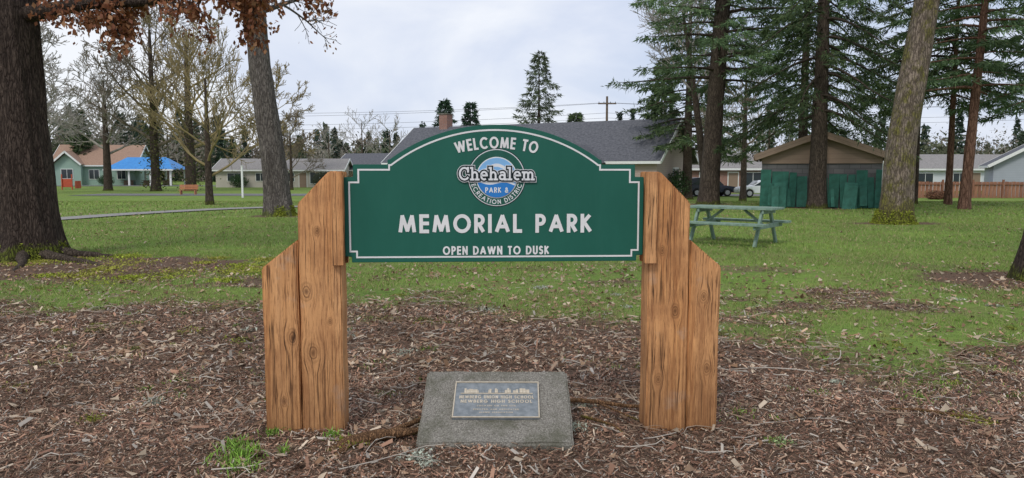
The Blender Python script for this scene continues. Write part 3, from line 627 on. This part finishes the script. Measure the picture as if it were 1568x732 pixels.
def conifer(name,x,y,H,R,c0,r,barkm,nb=110,ns=26,nt_=5,sl=.30,sw=.05,droop=.5,pal=((.035,.06,.022),(.05,.085,.03),(.075,.11,.04)),path=None,expo=.75,dead=0,Lj=(.55,1.15),smear=.06):
    mb=MB(); z0=G(x,y)
    path=path or [(x,y,z0-.15),(x,y,z0+H*.5),(x,y,z0+H)]
    P=np.array(path); tz=P[:,2]
    trunk(mb,path,[r*(1-.93*t) if len(path)==3 else r*(1-.55*t) for t in np.linspace(0,1,len(path))],0,30 if y<50 else 12,80 if y<50 else 20,.3,.10,int(x*3)%7)
    for b in range(nb):
        t=c0+(1-c0)*((b+random.random())/nb)
        z=z0+H*t
        if z>tz[-1]: z=tz[-1]
        px=np.interp(z,tz,P[:,0]); py=np.interp(z,tz,P[:,1])
        a=b*2.399+random.random()*.8
        L=R*((1-t)/(1-c0))**expo*random.uniform(*Lj)+.25
        n=9; s=np.linspace(0,1,n)
        rise=.25*(1-droop)
        bx_=px+math.cos(a)*L*s; by_=py+math.sin(a)*L*s; bz_=z+L*(rise*s-droop*s**1.6+droop*.28*s**4)
        bx_=bx_+np.cumsum(rng.normal(0,.02*L,n))*.5; by_=by_+np.cumsum(rng.normal(0,.02*L,n))*.5
        B=np.stack([bx_,by_,bz_],1)
        tube(mb,B,np.linspace(max(.012,.018*L),.006,n),4,0)
        if random.random()<dead: continue
        m=max(6,int(ns*L/R*1.2)); u=.18+.82*rng.random(m*2)**.8; k_=len(u)
        C=np.stack([np.interp(u,s,B[:,i]) for i in range(3)],1)
        sd=np.where(np.arange(k_)%2==0,1.,-1.)
        az=a+sd*(.75+.35*rng.random(k_))
        tw=L*.30*(1.15-u)*(.6+.6*rng.random(k_))+sl*.5
        dd=np.stack([np.cos(az),np.sin(az),-.25-droop*.7*rng.random(k_)],1); dd/=np.linalg.norm(dd,axis=1,keepdims=True)
        q=nt_; idx=np.repeat(np.arange(k_),q); f=rng.random(k_*q)
        base=C[idx]+dd[idx]*(tw[idx]*f)[:,None]+rng.normal(0,smear,(k_*q,3))*.5
        e=dd[idx]+rng.normal(0,.45,(k_*q,3)); e[:,2]-=.25*droop; e/=np.linalg.norm(e,axis=1,keepdims=True)
        w=np.cross(e,rng.normal(0,1,(k_*q,3))); w/=np.linalg.norm(w,axis=1,keepdims=True)
        ll=sl*(.5+rng.random(k_*q))[:,None]
        V=np.stack([base-w*sw*.4,base+e*ll*.45+w*sw*.5,base+e*ll,base+e*ll*.45-w*sw*.5],1).reshape(-1,3)
        pa=np.array(pal)[rng.integers(0,len(pal),k_*q)]*(.55+.7*rng.random(k_*q))[:,None]*random.uniform(.7,1.35)
        mb.add(V,np.arange(4*k_*q).reshape(-1,4),1,np.repeat(pa,4,0))
    return mb.build(name,[barkm,M_fol],smooth=(0,),loc=(x,y,z0))
DK=((.06,.10,.045),(.09,.14,.055),(.13,.18,.075)); BL=((.10,.165,.08),(.135,.215,.10),(.18,.26,.12))
conifer('douglas_fir_tree',9.03,34.2,19,5.2,.29,.46,M_bark_con,nb=115,ns=34,nt_=6,sl=.26,sw=.045,droop=.28,pal=BL,path=[(9.03,34.2,-.15),(9.15,34.2,3),(9.45,34.2,9),(9.7,34.2,14),(9.9,34.2,19)],Lj=(.35,1.05))
conifer('spruce_tree',12.4,30.3,18,4.5,.20,.36,M_bark_con,nb=105,ns=40,nt_=7,sl=.22,sw=.04,droop=.75,pal=DK,Lj=(.35,1.05))
conifer('douglas_fir_tree',11.0,21.4,16,3.8,.42,.44,M_bark_moss,nb=60,ns=30,nt_=7,sl=.20,sw=.035,droop=.4,pal=BL,path=[(11.0,21.4,-.15),(11.12,21.4,2.5),(11.65,21.4,6.3),(12.2,21.4,10),(13,21.4,16)],Lj=(.3,1.0),dead=.25)
conifer('pine_tree',17.9,29.5,15,3.6,.30,.20,M_bark_red,nb=70,ns=34,nt_=6,sl=.24,sw=.045,droop=.35,pal=BL,path=[(17.9,29.5,-.15),(18.1,29.5,4),(18.3,29.5,8),(18.4,29.5,15)],Lj=(.4,1.1))
conifer('pine_tree',19.9,34,14,3.4,.34,.16,M_bark_red,nb=60,ns=30,nt_=5,sl=.26,sw=.05,droop=.5,pal=BL)
conifer('pine_tree',18.9,35,14,3.6,.38,.15,M_bark_con,nb=60,ns=30,nt_=5,sl=.26,sw=.05,droop=.5,pal=DK)
conifer('pine_tree',22.5,31,13,3.6,.32,.2,M_bark_red,nb=60,ns=30,nt_=5,sl=.26,sw=.05,droop=.5,pal=BL)
conifer('douglas_fir_tree',15.5,40,17,4.2,.24,.3,M_bark_con,nb=85,ns=30,nt_=5,sl=.3,sw=.06,droop=.5,pal=BL)
conifer('douglas_fir_tree',13.6,58,19,5,.2,.4,M_bark_con,nb=90,ns=30,nt_=5,sl=.4,sw=.08,droop=.4,pal=DK)
conifer('douglas_fir_tree',3.0,84,15.3,4.6,.05,.3,M_bark_con,nb=100,ns=18,nt_=4,sl=.55,sw=.10,droop=.2,pal=((.16,.20,.12),(.2,.24,.15),(.11,.14,.08)),Lj=(.4,1.0))
conifer('fir_tree',-8.9,100,11.7,2.6,.05,.2,M_bark_con,nb=90,ns=16,nt_=5,sl=.5,sw=.13,droop=.3,pal=((.04,.085,.05),(.065,.12,.065)),Lj=(.6,1.2))
conifer('fir_tree',-5.7,104,11.7,2.1,.05,.2,M_bark_con,nb=90,ns=16,nt_=5,sl=.5,sw=.13,droop=.3,pal=((.04,.085,.05),(.065,.12,.065)),Lj=(.6,1.2))
conifer('fir_tree',17.5,88,15,3.6,.05,.3,M_bark_con,nb=90,ns=18,nt_=5,sl=.6,sw=.16,droop=.3,pal=DK)
conifer('fir_tree',8.5,100,10,3.2,.05,.3,M_bark_con,nb=80,ns=18,nt_=5,sl=.6,sw=.16,droop=.3,pal=DK)
conifer('fir_tree',-69,120,12,2.4,.05,.2,M_bark_con,nb=80,ns=16,nt_=5,sl=.5,sw=.16,droop=.3,pal=DK)
mb=MB(); trunk(mb,[(7.28,10.2,-.15),(7.42,10.2,1),(8.1,10.2,3.5),(9.2,10.2,8)],[.28,.26,.23,.12],0,40,90,.4,.12,2)
tips=[]
for k in range(8):
    a=random.random()*6.28; grow(mb,(8.3+k*.1,10.2,4.6+k*.4),(math.cos(a)+.6,math.sin(a),.5),2.4,.10,3,[(4,45,.5),(5,50,.55),(5,50,.6)],tips,0,.03,.008)
mb.build('leaning_tree',[M_bark_dark],smooth=(0,),loc=(7.22,10.2,0))
mb=MB()
for k in range(330):
    x=random.uniform(-150,150) if k<190 else random.uniform(-140,-12); y=random.uniform(150,205)
    H=random.uniform(7,12.5)*(1.35 if x>25 or x<-60 else 1)
    kind=random.random(); n=480
    if kind<.35:
        t=rng.random(n)**1.3; a=rng.random(n)*6.283; R=H*.2*(1-t)*np.sqrt(rng.random(n))+.1
        C=np.stack([x+np.cos(a)*R,y+np.sin(a)*R,-.7+H*t],1); c=np.array(random.choice([(.06,.09,.06),(.09,.12,.075),(.055,.085,.06)])); s=.5
    elif kind<.7:
        lob=rng.normal(0,1,(7,3))*np.array([H*.2,H*.2,H*.14]); C=np.array([x,y,H*.36])+lob[rng.integers(0,7,n)]+rng.normal(0,1,(n,3))*H*.11; c=np.array(random.choice([(.13,.14,.085),(.09,.125,.06),(.2,.17,.125)])); s=.45
    else:
        lob=rng.normal(0,1,(9,3))*np.array([H*.22,H*.22,H*.15]); C=np.array([x,y,H*.42])+lob[rng.integers(0,9,n)]+rng.normal(0,1,(n,3))*H*.12; c=np.array(random.choice([(.26,.22,.18),(.30,.26,.22),(.22,.185,.15)])); s=.32
    V=C[:,None,:]+rng.normal(0,1,(n,3,3))*s*.8
    V[:,:,2]=np.maximum(V[:,:,2],-.7)
    mb.add(V.reshape(-1,3),np.arange(3*n).reshape(-1,3),0,np.repeat(c*(.6+.8*rng.random(n))[:,None],3,0))
mb.build('distant_trees',[M_fol])
# ================================================================== BUILDINGS
def siding(name,c,pitch=.15):
    m,nt,p=newmat(name); tc=nt.nodes.new('ShaderNodeTexCoord'); sx=nt.nodes.new('ShaderNodeSeparateXYZ'); nt.links.new(tc.outputs['Object'],sx.inputs[0])
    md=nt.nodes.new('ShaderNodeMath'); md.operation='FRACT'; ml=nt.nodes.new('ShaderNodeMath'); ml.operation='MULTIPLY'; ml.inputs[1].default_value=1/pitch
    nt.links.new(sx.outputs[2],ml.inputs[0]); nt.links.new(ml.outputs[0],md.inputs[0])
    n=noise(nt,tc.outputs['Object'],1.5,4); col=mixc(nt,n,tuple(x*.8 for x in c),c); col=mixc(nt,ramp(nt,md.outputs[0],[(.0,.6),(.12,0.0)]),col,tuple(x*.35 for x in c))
    nt.links.new(col,p.inputs['Base Color']); p.inputs['Roughness'].default_value=.75; return m
M_roofg=nmat('roof_shingle_grey',(.075,.078,.09),(.14,.142,.155),5,.9,.5,.03,(1,1,3)); M_roofb=nmat('roof_shingle_brown',(.27,.17,.12),(.38,.25,.18),6,.9,.5,.03,(1,1,3))
M_roofd=nmat('roof_shingle_dark_brown',(.09,.07,.055),(.16,.125,.10),6,.9,.5,.03,(1,1,3))
M_roofl=nmat('roof_shingle_light',(.2,.19,.18),(.30,.28,.265),6,.9,.5,.03,(1,1,3)); M_roofblue=nmat('blue_metal_roof',(.03,.20,.52),(.05,.27,.62),3,.45,.1)
M_tan=siding('siding_tan',(.50,.39,.34)); M_grn=siding('siding_sage',(.32,.45,.38)); M_cream=siding('siding_cream',(.60,.55,.47)); M_wh=siding('siding_white',(.70,.72,.76)); M_brn=siding('siding_brown',(.30,.21,.15),.2); M_gry=siding('siding_grey',(.40,.43,.48))
def brick(name,c1,c2,mort,sc,bw=.4,bh=.2):
    m,nt,p=newmat(name); b=nt.nodes.new('ShaderNodeTexBrick'); tc=nt.nodes.new('ShaderNodeTexCoord'); sx=nt.nodes.new('ShaderNodeSeparateXYZ'); cx=nt.nodes.new('ShaderNodeCombineXYZ')
    nt.links.new(tc.outputs['Object'],sx.inputs[0]); ad=nt.nodes.new('ShaderNodeMath'); ad.operation='ADD'; nt.links.new(sx.outputs[0],ad.inputs[0]); nt.links.new(sx.outputs[1],ad.inputs[1])
    nt.links.new(ad.outputs[0],cx.inputs[0]); nt.links.new(sx.outputs[2],cx.inputs[1]); nt.links.new(cx.outputs[0],b.inputs['Vector'])
    b.inputs['Color1'].default_value=(*c1,1); b.inputs['Color2'].default_value=(*c2,1); b.inputs['Mortar'].default_value=(*mort,1); b.inputs['Scale'].default_value=sc; b.inputs['Brick Width'].default_value=bw; b.inputs['Row Height'].default_value=bh; b.inputs['Mortar Size'].default_value=.012
    nz=noise(nt,tc.outputs['Object'],1.2,6,.7); nt.links.new(mixc(nt,ramp(nt,nz,[(.4,0.0),(.7,.4)]),b.outputs[0],tuple(x*.6 for x in c2)),p.inputs['Base Color']); p.inputs['Roughness'].default_value=.9; return m
M_brick=brick('red_brick',(.34,.13,.08),(.25,.09,.06),(.34,.3,.28),1,.22,.075)
M_block=brick('grey_block',(.12,.115,.115),(.16,.155,.15),(.085,.08,.08),1,.4,.2)
def window(par,x,y,z,w,h):
    box('window_frame',par,(x,y-.03,z),(w+.16,.06,h+.16),M_white); box('window_glass',par,(x,y-.065,z),(w,.02,h),M_glass); box('window_mullion',par,(x,y-.082,z),(.05,.016,h),M_white)
def house(name,x,y,rot,L,W,eave,ridge,wm,rm,wins=(),door=None,ov=.45,z0=None,fas=M_white,chim=None):
    z0=G(x,y) if z0 is None else z0
    e=empty(name,(x,y,z0),math.radians(rot))
    prof=[(-W/2,-.3),(W/2,-.3),(W/2,eave),(0,ridge-.12),(-W/2,eave)]
    prism('walls',e,prof,-L/2,L/2,wm,rot=(0,0,math.pi/2))
    s=math.atan2(ridge-eave,W/2); sl_=(W/2+ov)/math.cos(s); 
    for sg in (-1,1):
        cy=sg*(W/2+ov)/2; cz=ridge-(W/2+ov)/2*math.tan(s)
        box('roof_slope',e,(0,cy,cz+.02),(L+2*ov,sl_,.14),rm,(-sg*s,0,0))
        box('fascia',e,(0,sg*(W/2+ov+.02),ridge-(W/2+ov)*math.tan(s)-.04),(L+2*ov,.04,.2),fas)
        for sx_ in (-1,1): box('rake_board',e,(sx_*(L/2+ov+.025),cy,cz-.02),(.05,sl_,.26),fas,(-sg*s,0,0))
    for wx,wz,ww,wh in wins: window(e,wx,-W/2,wz,ww,wh)
    if door: box('door',e,(door,-W/2-.03,1.0),(.95,.06,2.05),M_brn); box('door_trim',e,(door,-W/2-.015,1.06),(1.15,.03,2.2),M_white)
    if chim: box('chimney',e,(chim,0,ridge+.4),(.9,.9,1.6),M_brick); box('chimney_cap',e,(chim,0,ridge+1.24),(1.05,1.05,.1),M_conc)
    return e
h=house('gabled_house',2.0,66,-30,25.5,9,3.2,6.3,M_tan,M_roofg,wins=((6,1.6,1.6,1.2),(9.5,1.6,1.2,1.1),(2,1.6,1.5,1.2),(-4,1.6,1.8,1.2)),door=4,chim=-9.5)
prism('gable_wall',h,[(4.6,-.3),(8.4,-.3),(8.4,2.9),(6.5,4.0),(4.6,2.9)],-6.2,-4.4,M_tan)
for sg in (-1,1):
    s=math.atan2(1.15,1.9); box('gable_roof',h,(6.5+sg*1.15,-5.2,4.15-1.15*math.tan(s)+.05),(2.75,3.4,.12),M_roofg,(0,sg*s,0)); box('gable_rake',h,(6.5+sg*1.15,-6.93,4.15-1.15*math.tan(s)),(2.75,.05,.24),M_white,(0,sg*s,0))
box('end_window',h,(12.79,0,1.8),(.06,1.3,1.2),M_glass); box('end_window_frame',h,(12.76,0,1.8),(.04,1.5,1.4),M_white)
RS=70; ca,sa=math.cos(math.radians(RS)),math.sin(math.radians(RS))
fx_,fy_=12.75,30.9
g=house('block_shed',fx_+ca*2.5,fy_+sa*2.5,RS,5,4.6,2.2,3.05,M_block,M_roofd,ov=.3,fas=M_brn,z0=0)
prism('gable_siding',g,[(-2.31,1.82),(2.31,1.82),(2.31,2.2),(0,2.98),(-2.31,2.2)],-2.56,-2.503,M_brn,rot=(0,0,-math.pi/2))
M_gp=nmat('green_board_paint',(.012,.075,.05),(.028,.14,.10),4,.6,.2)
st=empty('leaning_green_boards',(fx_-ca*.22,fy_-sa*.22,0),math.radians(RS-90))
for x0,x1 in ((-2.35,-.7),(.0,2.35)):
    x=x0
    while x<x1:
        w_=random.choice([.24,.3,.45,.72]); hh=random.uniform(1.1,1.6); yy=random.uniform(-.25,.0)
        box('board',st,(x+w_/2,yy,hh/2+.02),(w_*.92,.05,hh),M_gp,(random.uniform(-.16,-.05),random.uniform(-.04,.04),random.uniform(-.25,.25)),.006); x+=w_*.97
    for k in range(4): box('board',st,(random.uniform(x0+.2,x1-.2),-.42-.1*k,random.uniform(.35,.6)),(random.choice([.14,.28,.5]),.05,random.uniform(.7,1.2)),M_gp,(-.22,random.uniform(-.08,.08),random.uniform(-.3,.3)),.006)
gh=house('sage_green_house',-66.5,122,10,12,9,3.4,6.4,M_grn,M_roofb,wins=((-3.5,1.7,1.6,1.4),(0,1.7,1.4,1.4),(4,1.7,1.2,1.4)),door=2)
prism('gable_wall',gh,[(-5.5,-.3),(-1.5,-.3),(-1.5,3.2),(-3.5,5.0),(-5.5,3.2)],-5.6,-4.4,M_grn); window(gh,-3.5,-5.6,1.8,1.6,1.4)
for sg in (-1,1): box('gable_roof',gh,(-3.5+sg*1.1,-4.6,5.2-1.1*.9+.05),(3.1,3.2,.14),M_roofb,(0,sg*math.atan(.9),0)); box('gable_rake',gh,(-3.5+sg*1.1,-6.24,5.2-1.1*.9),(3.1,.05,.25),M_white,(0,sg*math.atan(.9),0))
sh=empty('picnic_shelter',(-57.5,118,G(0,118)),math.radians(4))
bm=bmesh.new(); r=[(-5.2,-3.6,2.5),(5.2,-3.6,2.5),(5.2,3.6,2.5),(-5.2,3.6,2.5),(-3.0,0,4.4),(3.0,0,4.4)]; vs=[bm.verts.new(q) for q in r]
for f in ((0,1,5,4),(1,2,5),(2,3,4,5),(3,0,4),(3,2,1,0)): bm.faces.new([vs[i] for i in f])
me=D.meshes.new('hip_roof'); bm.to_mesh(me); bm.free(); me.materials.append(M_roofblue); link(D.objects.new('hip_roof',me),sh)
box('fascia',sh,(0,-3.62,2.42),(10.4,.05,.22),M_white)
for x in (-4.6,-1.6,1.6,4.6):
    for y in (-3,3): box('post',sh,(x,y,1.2),(.25,.25,2.5),M_white)
for x in (-3,0,3): box('table_top',sh,(x,0,.75),(1.8,.8,.06),M_brn); box('table_base',sh,(x,0,.36),(1.4,.2,.72),M_brn); box('table_bench',sh,(x,-.7,.45),(1.8,.25,.05),M_brn)
house('cream_ranch_house',-32,106,3,17,8,2.5,3.9,M_cream,M_roofl,wins=((-6,1.4,1.8,1.0),(-2.5,1.4,1.2,1.0),(1,1.4,2.0,1.1),(5.5,1.3,2.6,1.5)),door=3.2)
house('grey_bungalow',-20.5,112,-20,9,8,2.6,4.8,M_gry,M_roofg,wins=((-2,1.4,1.4,1.2),(2,1.4,1.2,1.1)))
house('brick_ranch_house',23.5,80,0,18,8,2.6,4.0,M_brick,M_roofl,wins=((-7,1.4,1.8,1.3),(-3.5,1.4,1.8,1.3),(1,1.4,2.0,1.3)),door=-1)
house('white_house',50,88,4,15,8,2.6,4.1,M_wh,M_roofl,wins=((-4,1.4,1.8,1.1),(0,1.4,1.4,1.1),(4,1.4,1.8,1.1)),door=2)
house('grey_gabled_house',47.5,68,62,9,7,2.9,4.9,M_gry,M_roofg,wins=((-2,1.5,1.2,1.2),(2,1.5,1.2,1.2)))
M_fw=nmat('fence_wood',(.24,.11,.065),(.38,.19,.12),4,.85,.1,stretch=(4,4,.5)); M_fw2=nmat('fence_wood_dark',(.19,.085,.05),(.31,.15,.10),4,.85,.1,stretch=(4,4,.5))
fe=empty('wooden_fence',(0,0,0)); x=33.0; k=0
while x<42.2:
    y=61.5-(x-33)*.05; box('board',fe,(x,y+random.choice([0,.02]),G(x,y)+.68),(.27,.03,1.32+random.uniform(-.04,.04)),random.choice([M_fw,M_fw,M_fw2])); 
    if k%8==0: box('post',fe,(x,y-.06,G(x,y)+.76),(.14,.12,1.52),M_fw2)
    x+=.3;k+=1
box('rail',fe,(37.6,61.2,-.45+.9),(9.2,.05,.1),M_fw2,(0,0,-.05))
def car(name,x,y,rot,col,suv=False):
    e=empty(name,(x,y,G(x,y)+.03),math.radians(rot)); m=nmat(name+'_paint',tuple(c*.95 for c in col),col,3,.25,0,spec=.5)
    M_t=nmat(name+'_tyre',(.015,.015,.015),(.03,.03,.03),10,.8,.1); M_h=nmat(name+'_hub',(.4,.4,.42),(.5,.5,.52),10,.35,0)
    t=1.62 if suv else 1.42
    arch=lambda cx:[(cx+.37*math.cos(a),.34+.37*math.sin(a)) for a in np.linspace(math.pi,0,9)]
    body=[(-2.2,.35)]+arch(-1.35)+arch(1.35)+[(2.2,.35),(2.25,.62),(2.1,.82),(1.2,.95),(-1.7,1.0),(-2.2,.95),(-2.27,.6)]
    prism('body',e,body,-.86,.86,m,.04)
    cab=[(1.15,.93),(.45,t-.06),(.1,t),(-1.2,t),(-1.95 if suv else -1.35,t-.1),(-2.15 if suv else -1.95,.98)]
    prism('cabin',e,cab,-.74,.74,m,.06)
    gl=[(.95,.97),(.42,t-.12),(-.2,t-.09),(-.2,.97)]; gl2=[(-.28,.97),(-.28,t-.09),(-1.15,t-.1),(-1.75 if suv else -1.45,1.0)]
    for sg in (-1,1):
        for g_ in (gl,gl2): prism('side_window',e,g_,sg*.745-.004,sg*.745+.004,M_glass)
        for wx in (-1.35,1.35):
            prism('tyre',e,[(wx+.33*math.cos(a),.33+.33*math.sin(a)) for a in np.linspace(0,2*math.pi,24,endpoint=False)],sg*.78-.11,sg*.78+.11,M_t,.02)
            prism('wheel_hub',e,[(wx+.2*math.cos(a),.33+.2*math.sin(a)) for a in np.linspace(0,2*math.pi,16,endpoint=False)],sg*.892-.006,sg*.892+.006,M_h)
        box('headlight',e,(2.2,sg*.6,.68),(.08,.3,.14),M_white,bev=.02)
    box('windscreen',e,(.82,0,1.21),(.015,1.3,.56 if suv else .5),M_glass,(0,-math.radians(48),0))
    return e
car('parked_car',21.2,63,178,(.78,.80,.82)); car('parked_pickup',17.3,65.5,4,(.02,.025,.045),True)
M_pole=nmat('pole_wood',(.12,.085,.06),(.2,.15,.11),5,.9,.2)
up_=empty('utility_pole',(11.6,92,-.7)); mb=MB(); tube(mb,[(0,0,-.3),(0,0,5),(0,0,11.3)],[.2,.17,.13],10); mb.build('pole',[M_pole],up_)
box('crossarm',up_,(0,-.16,10.4),(2.2,.12,.14),M_pole)
for x in (-1,-.4,.4,1): box('insulator',up_,(x,-.16,10.56),(.08,.08,.18),M_glass,bev=.02)
mb=MB()
for z,zz in ((9.8,8.6),(9.85,9.2),(8.6,7.6),(8.0,7.0)):
    for a,b in (((-60,96,zz),(11.6,92,z)),((11.6,92,z),(70,88,z))):
        t=np.linspace(0,1,24); P=np.stack([a[0]+(b[0]-a[0])*t,a[1]+(b[1]-a[1])*t,a[2]+(b[2]-a[2])*t-2.0*4*t*(1-t)*.4],1); tube(mb,P,np.full(24,.016),4,0,(.12,.12,.13))
mb.build('power_lines',[M_chip])
am=empty('roof_aerial',(12.6,62.5,-.7)); box('mast',am,(0,0,4.1),(.05,.05,8.2),M_pole); box('arm',am,(0,-.05,7.9),(1.2,.04,.04),M_pole); box('arm',am,(0,-.05,7.5),(.8,.04,.04),M_pole)
M_tg=nmat('green_table_paint',(.15,.23,.18),(.26,.35,.28),9,.6,.2); 
pt=empty('picnic_table',(4.62,15.5,0),math.radians(-38))
for k in range(5): box('top_plank',pt,(0,-.30+k*.15,.75),(1.85,.14,.045),M_tg,bev=.006)
for sg in (-1,1):
    for k in range(2): box('seat_plank',pt,(0,sg*(.62+k*.15),.45),(1.85,.14,.045),M_tg,bev=.006)
for x in (-.68,.68):
    for sg in (-1,1): box('leg',pt,(x,sg*.42,.365),(.05,.09,.86),M_tg,(sg*.52,0,0),.004)
    box('seat_beam',pt,(x+.05,0,.40),(.045,1.6,.09),M_tg,bev=.004); box('top_beam',pt,(x+.05,0,.69),(.045,.7,.08),M_tg,bev=.004)
    box('brace',pt,(x*.62,0,.56),(.5,.045,.05),M_tg,(0,math.copysign(.65,x),0),.003)
M_or=nmat('red_orange_paint',(.50,.08,.045),(.58,.12,.06),6,.5,.1); M_bb=nmat('bench_wood',(.42,.17,.08),(.52,.24,.12),6,.6,.1)
b=empty('park_bench',(-30.4,70,G(-31,70)),.1)
for i_ in range(3): box('seat_slat',b,(0,-.15+i_*.15,.45),(1.7,.13,.04),M_bb); box('back_slat',b,(0,.26+.02*i_,.6+i_*.14),(1.7,.03,.11),M_bb)
for sx_ in (-.65,.65): box('leg',b,(sx_,0,.22),(.06,.45,.44),M_bb); box('back_leg',b,(sx_,.3,.5),(.06,.05,.95),M_bb)
b=empty('playground_panel',(-53,89,-.7))
box('panel',b,(0,0,.8),(1.2,.08,1.0),M_or,bev=.03); box('panel',b,(.9,.6,.6),(.08,1.2,.9),M_or,bev=.03)
for x in (-.6,.6): box('post',b,(x,-.1,.9),(.1,.1,1.9),M_or)
b=empty('playground_panel',(-61.0,89,-.7)); box('panel',b,(0,0,.9),(1.4,.08,1.2),M_or,bev=.03)
for x in (-.7,.7): box('post',b,(x,-.1,1.1),(.1,.1,2.3),M_or)
b=empty('marker_post',(-22.4,62,-.7)); box('post',b,(0,0,1.3),(.14,.14,2.6),M_white,bev=.01); box('post_cap',b,(0,0,2.63),(.18,.18,.06),M_white,bev=.01)
def shrub(name,x,y,r,h,c,n=900):
    mb=MB(); z=G(x,y); d=rng.normal(0,1,(n,3)); d/=np.linalg.norm(d,axis=1,keepdims=True); C=d*(rng.random(n)**.4)[:,None]*np.array([r,r,h/2])+np.array([x,y,z+h/2])
    leafcards(mb,C,3,.08,.08,.16,c,0,0); mb.build(name,[M_fol],loc=(x,y,z))
shrub('shrub',12.9,58,1.0,2.3,[(.05,.10,.04),(.08,.14,.055)]); shrub('shrub',-37,101,1.3,1.8,[(.05,.10,.04),(.08,.14,.055)]); shrub('shrub',-62,114,1.2,1.6,[(.05,.10,.04)]); shrub('shrub',-25.5,100,1.3,2.2,[(.08,.09,.05)])
shrub('shrub',-73,115,1.5,2.4,[(.05,.10,.04)]); shrub('shrub',33,58,.7,.6,[(.22,.12,.08),(.3,.15,.09)]); shrub('shrub',-17,78,1.8,2.2,[(.25,.19,.12),(.16,.14,.08)])
# ================================================================== LIGHT, SKY, CAMERA
w=D.worlds.new('World'); scene.world=w; w.use_nodes=True; nt=w.node_tree; bg=nt.nodes['Background']; out=nt.nodes['World Output']
sky=nt.nodes.new('ShaderNodeTexSky'); sky.sky_type='NISHITA'; sky.sun_disc=False
EL,AZ=math.radians(48),math.radians(205)
sky.sun_elevation=EL; sky.sun_rotation=AZ; nt.links.new(sky.outputs[0],bg.inputs[0]); bg.inputs[1].default_value=.10
tc=nt.nodes.new('ShaderNodeTexCoord'); mp=nt.nodes.new('ShaderNodeMapping'); mp.inputs['Scale'].default_value=(1,1,2.6); mp.inputs['Location'].default_value=(.35,0,.2); nt.links.new(tc.outputs['Generated'],mp.inputs[0])
n=noise(nt,mp.outputs[0],2.0,6,.52,.5)
col=ramp(nt,n,[(.36,(.55,.63,.80)),(.48,(.70,.75,.88)),(.62,(.90,.92,.97))])
bg2=nt.nodes.new('ShaderNodeBackground'); nt.links.new(col,bg2.inputs[0]); bg2.inputs[1].default_value=1.10
mx=nt.nodes.new('ShaderNodeMixShader'); mx.inputs[0].default_value=.88; nt.links.new(bg.outputs[0],mx.inputs[1]); nt.links.new(bg2.outputs[0],mx.inputs[2]); nt.links.new(mx.outputs[0],out.inputs[0])
sd=D.lights.new('sun','SUN'); sd.energy=1.5; sd.angle=math.radians(14); sd.color=(1,.96,.9); so=link(D.objects.new('sun',sd))
dirv=Vector((math.sin(AZ)*math.cos(EL),math.cos(AZ)*math.cos(EL),math.sin(EL))); so.rotation_euler=dirv.to_track_quat('Z','Y').to_euler(); so.location=(0,-10,20)
cam=D.cameras.new('camera'); cam.lens=36*1140/1568; cam.sensor_width=36; cam.clip_end=4000; cam.clip_start=.05
co=link(D.objects.new('camera',cam)); co.location=(0,0,1.5); co.rotation_euler=(math.radians(90-5.2),0,0); scene.camera=co
scene.view_settings.view_transform='Standard'; scene.view_settings.look='None'; scene.view_settings.exposure=0
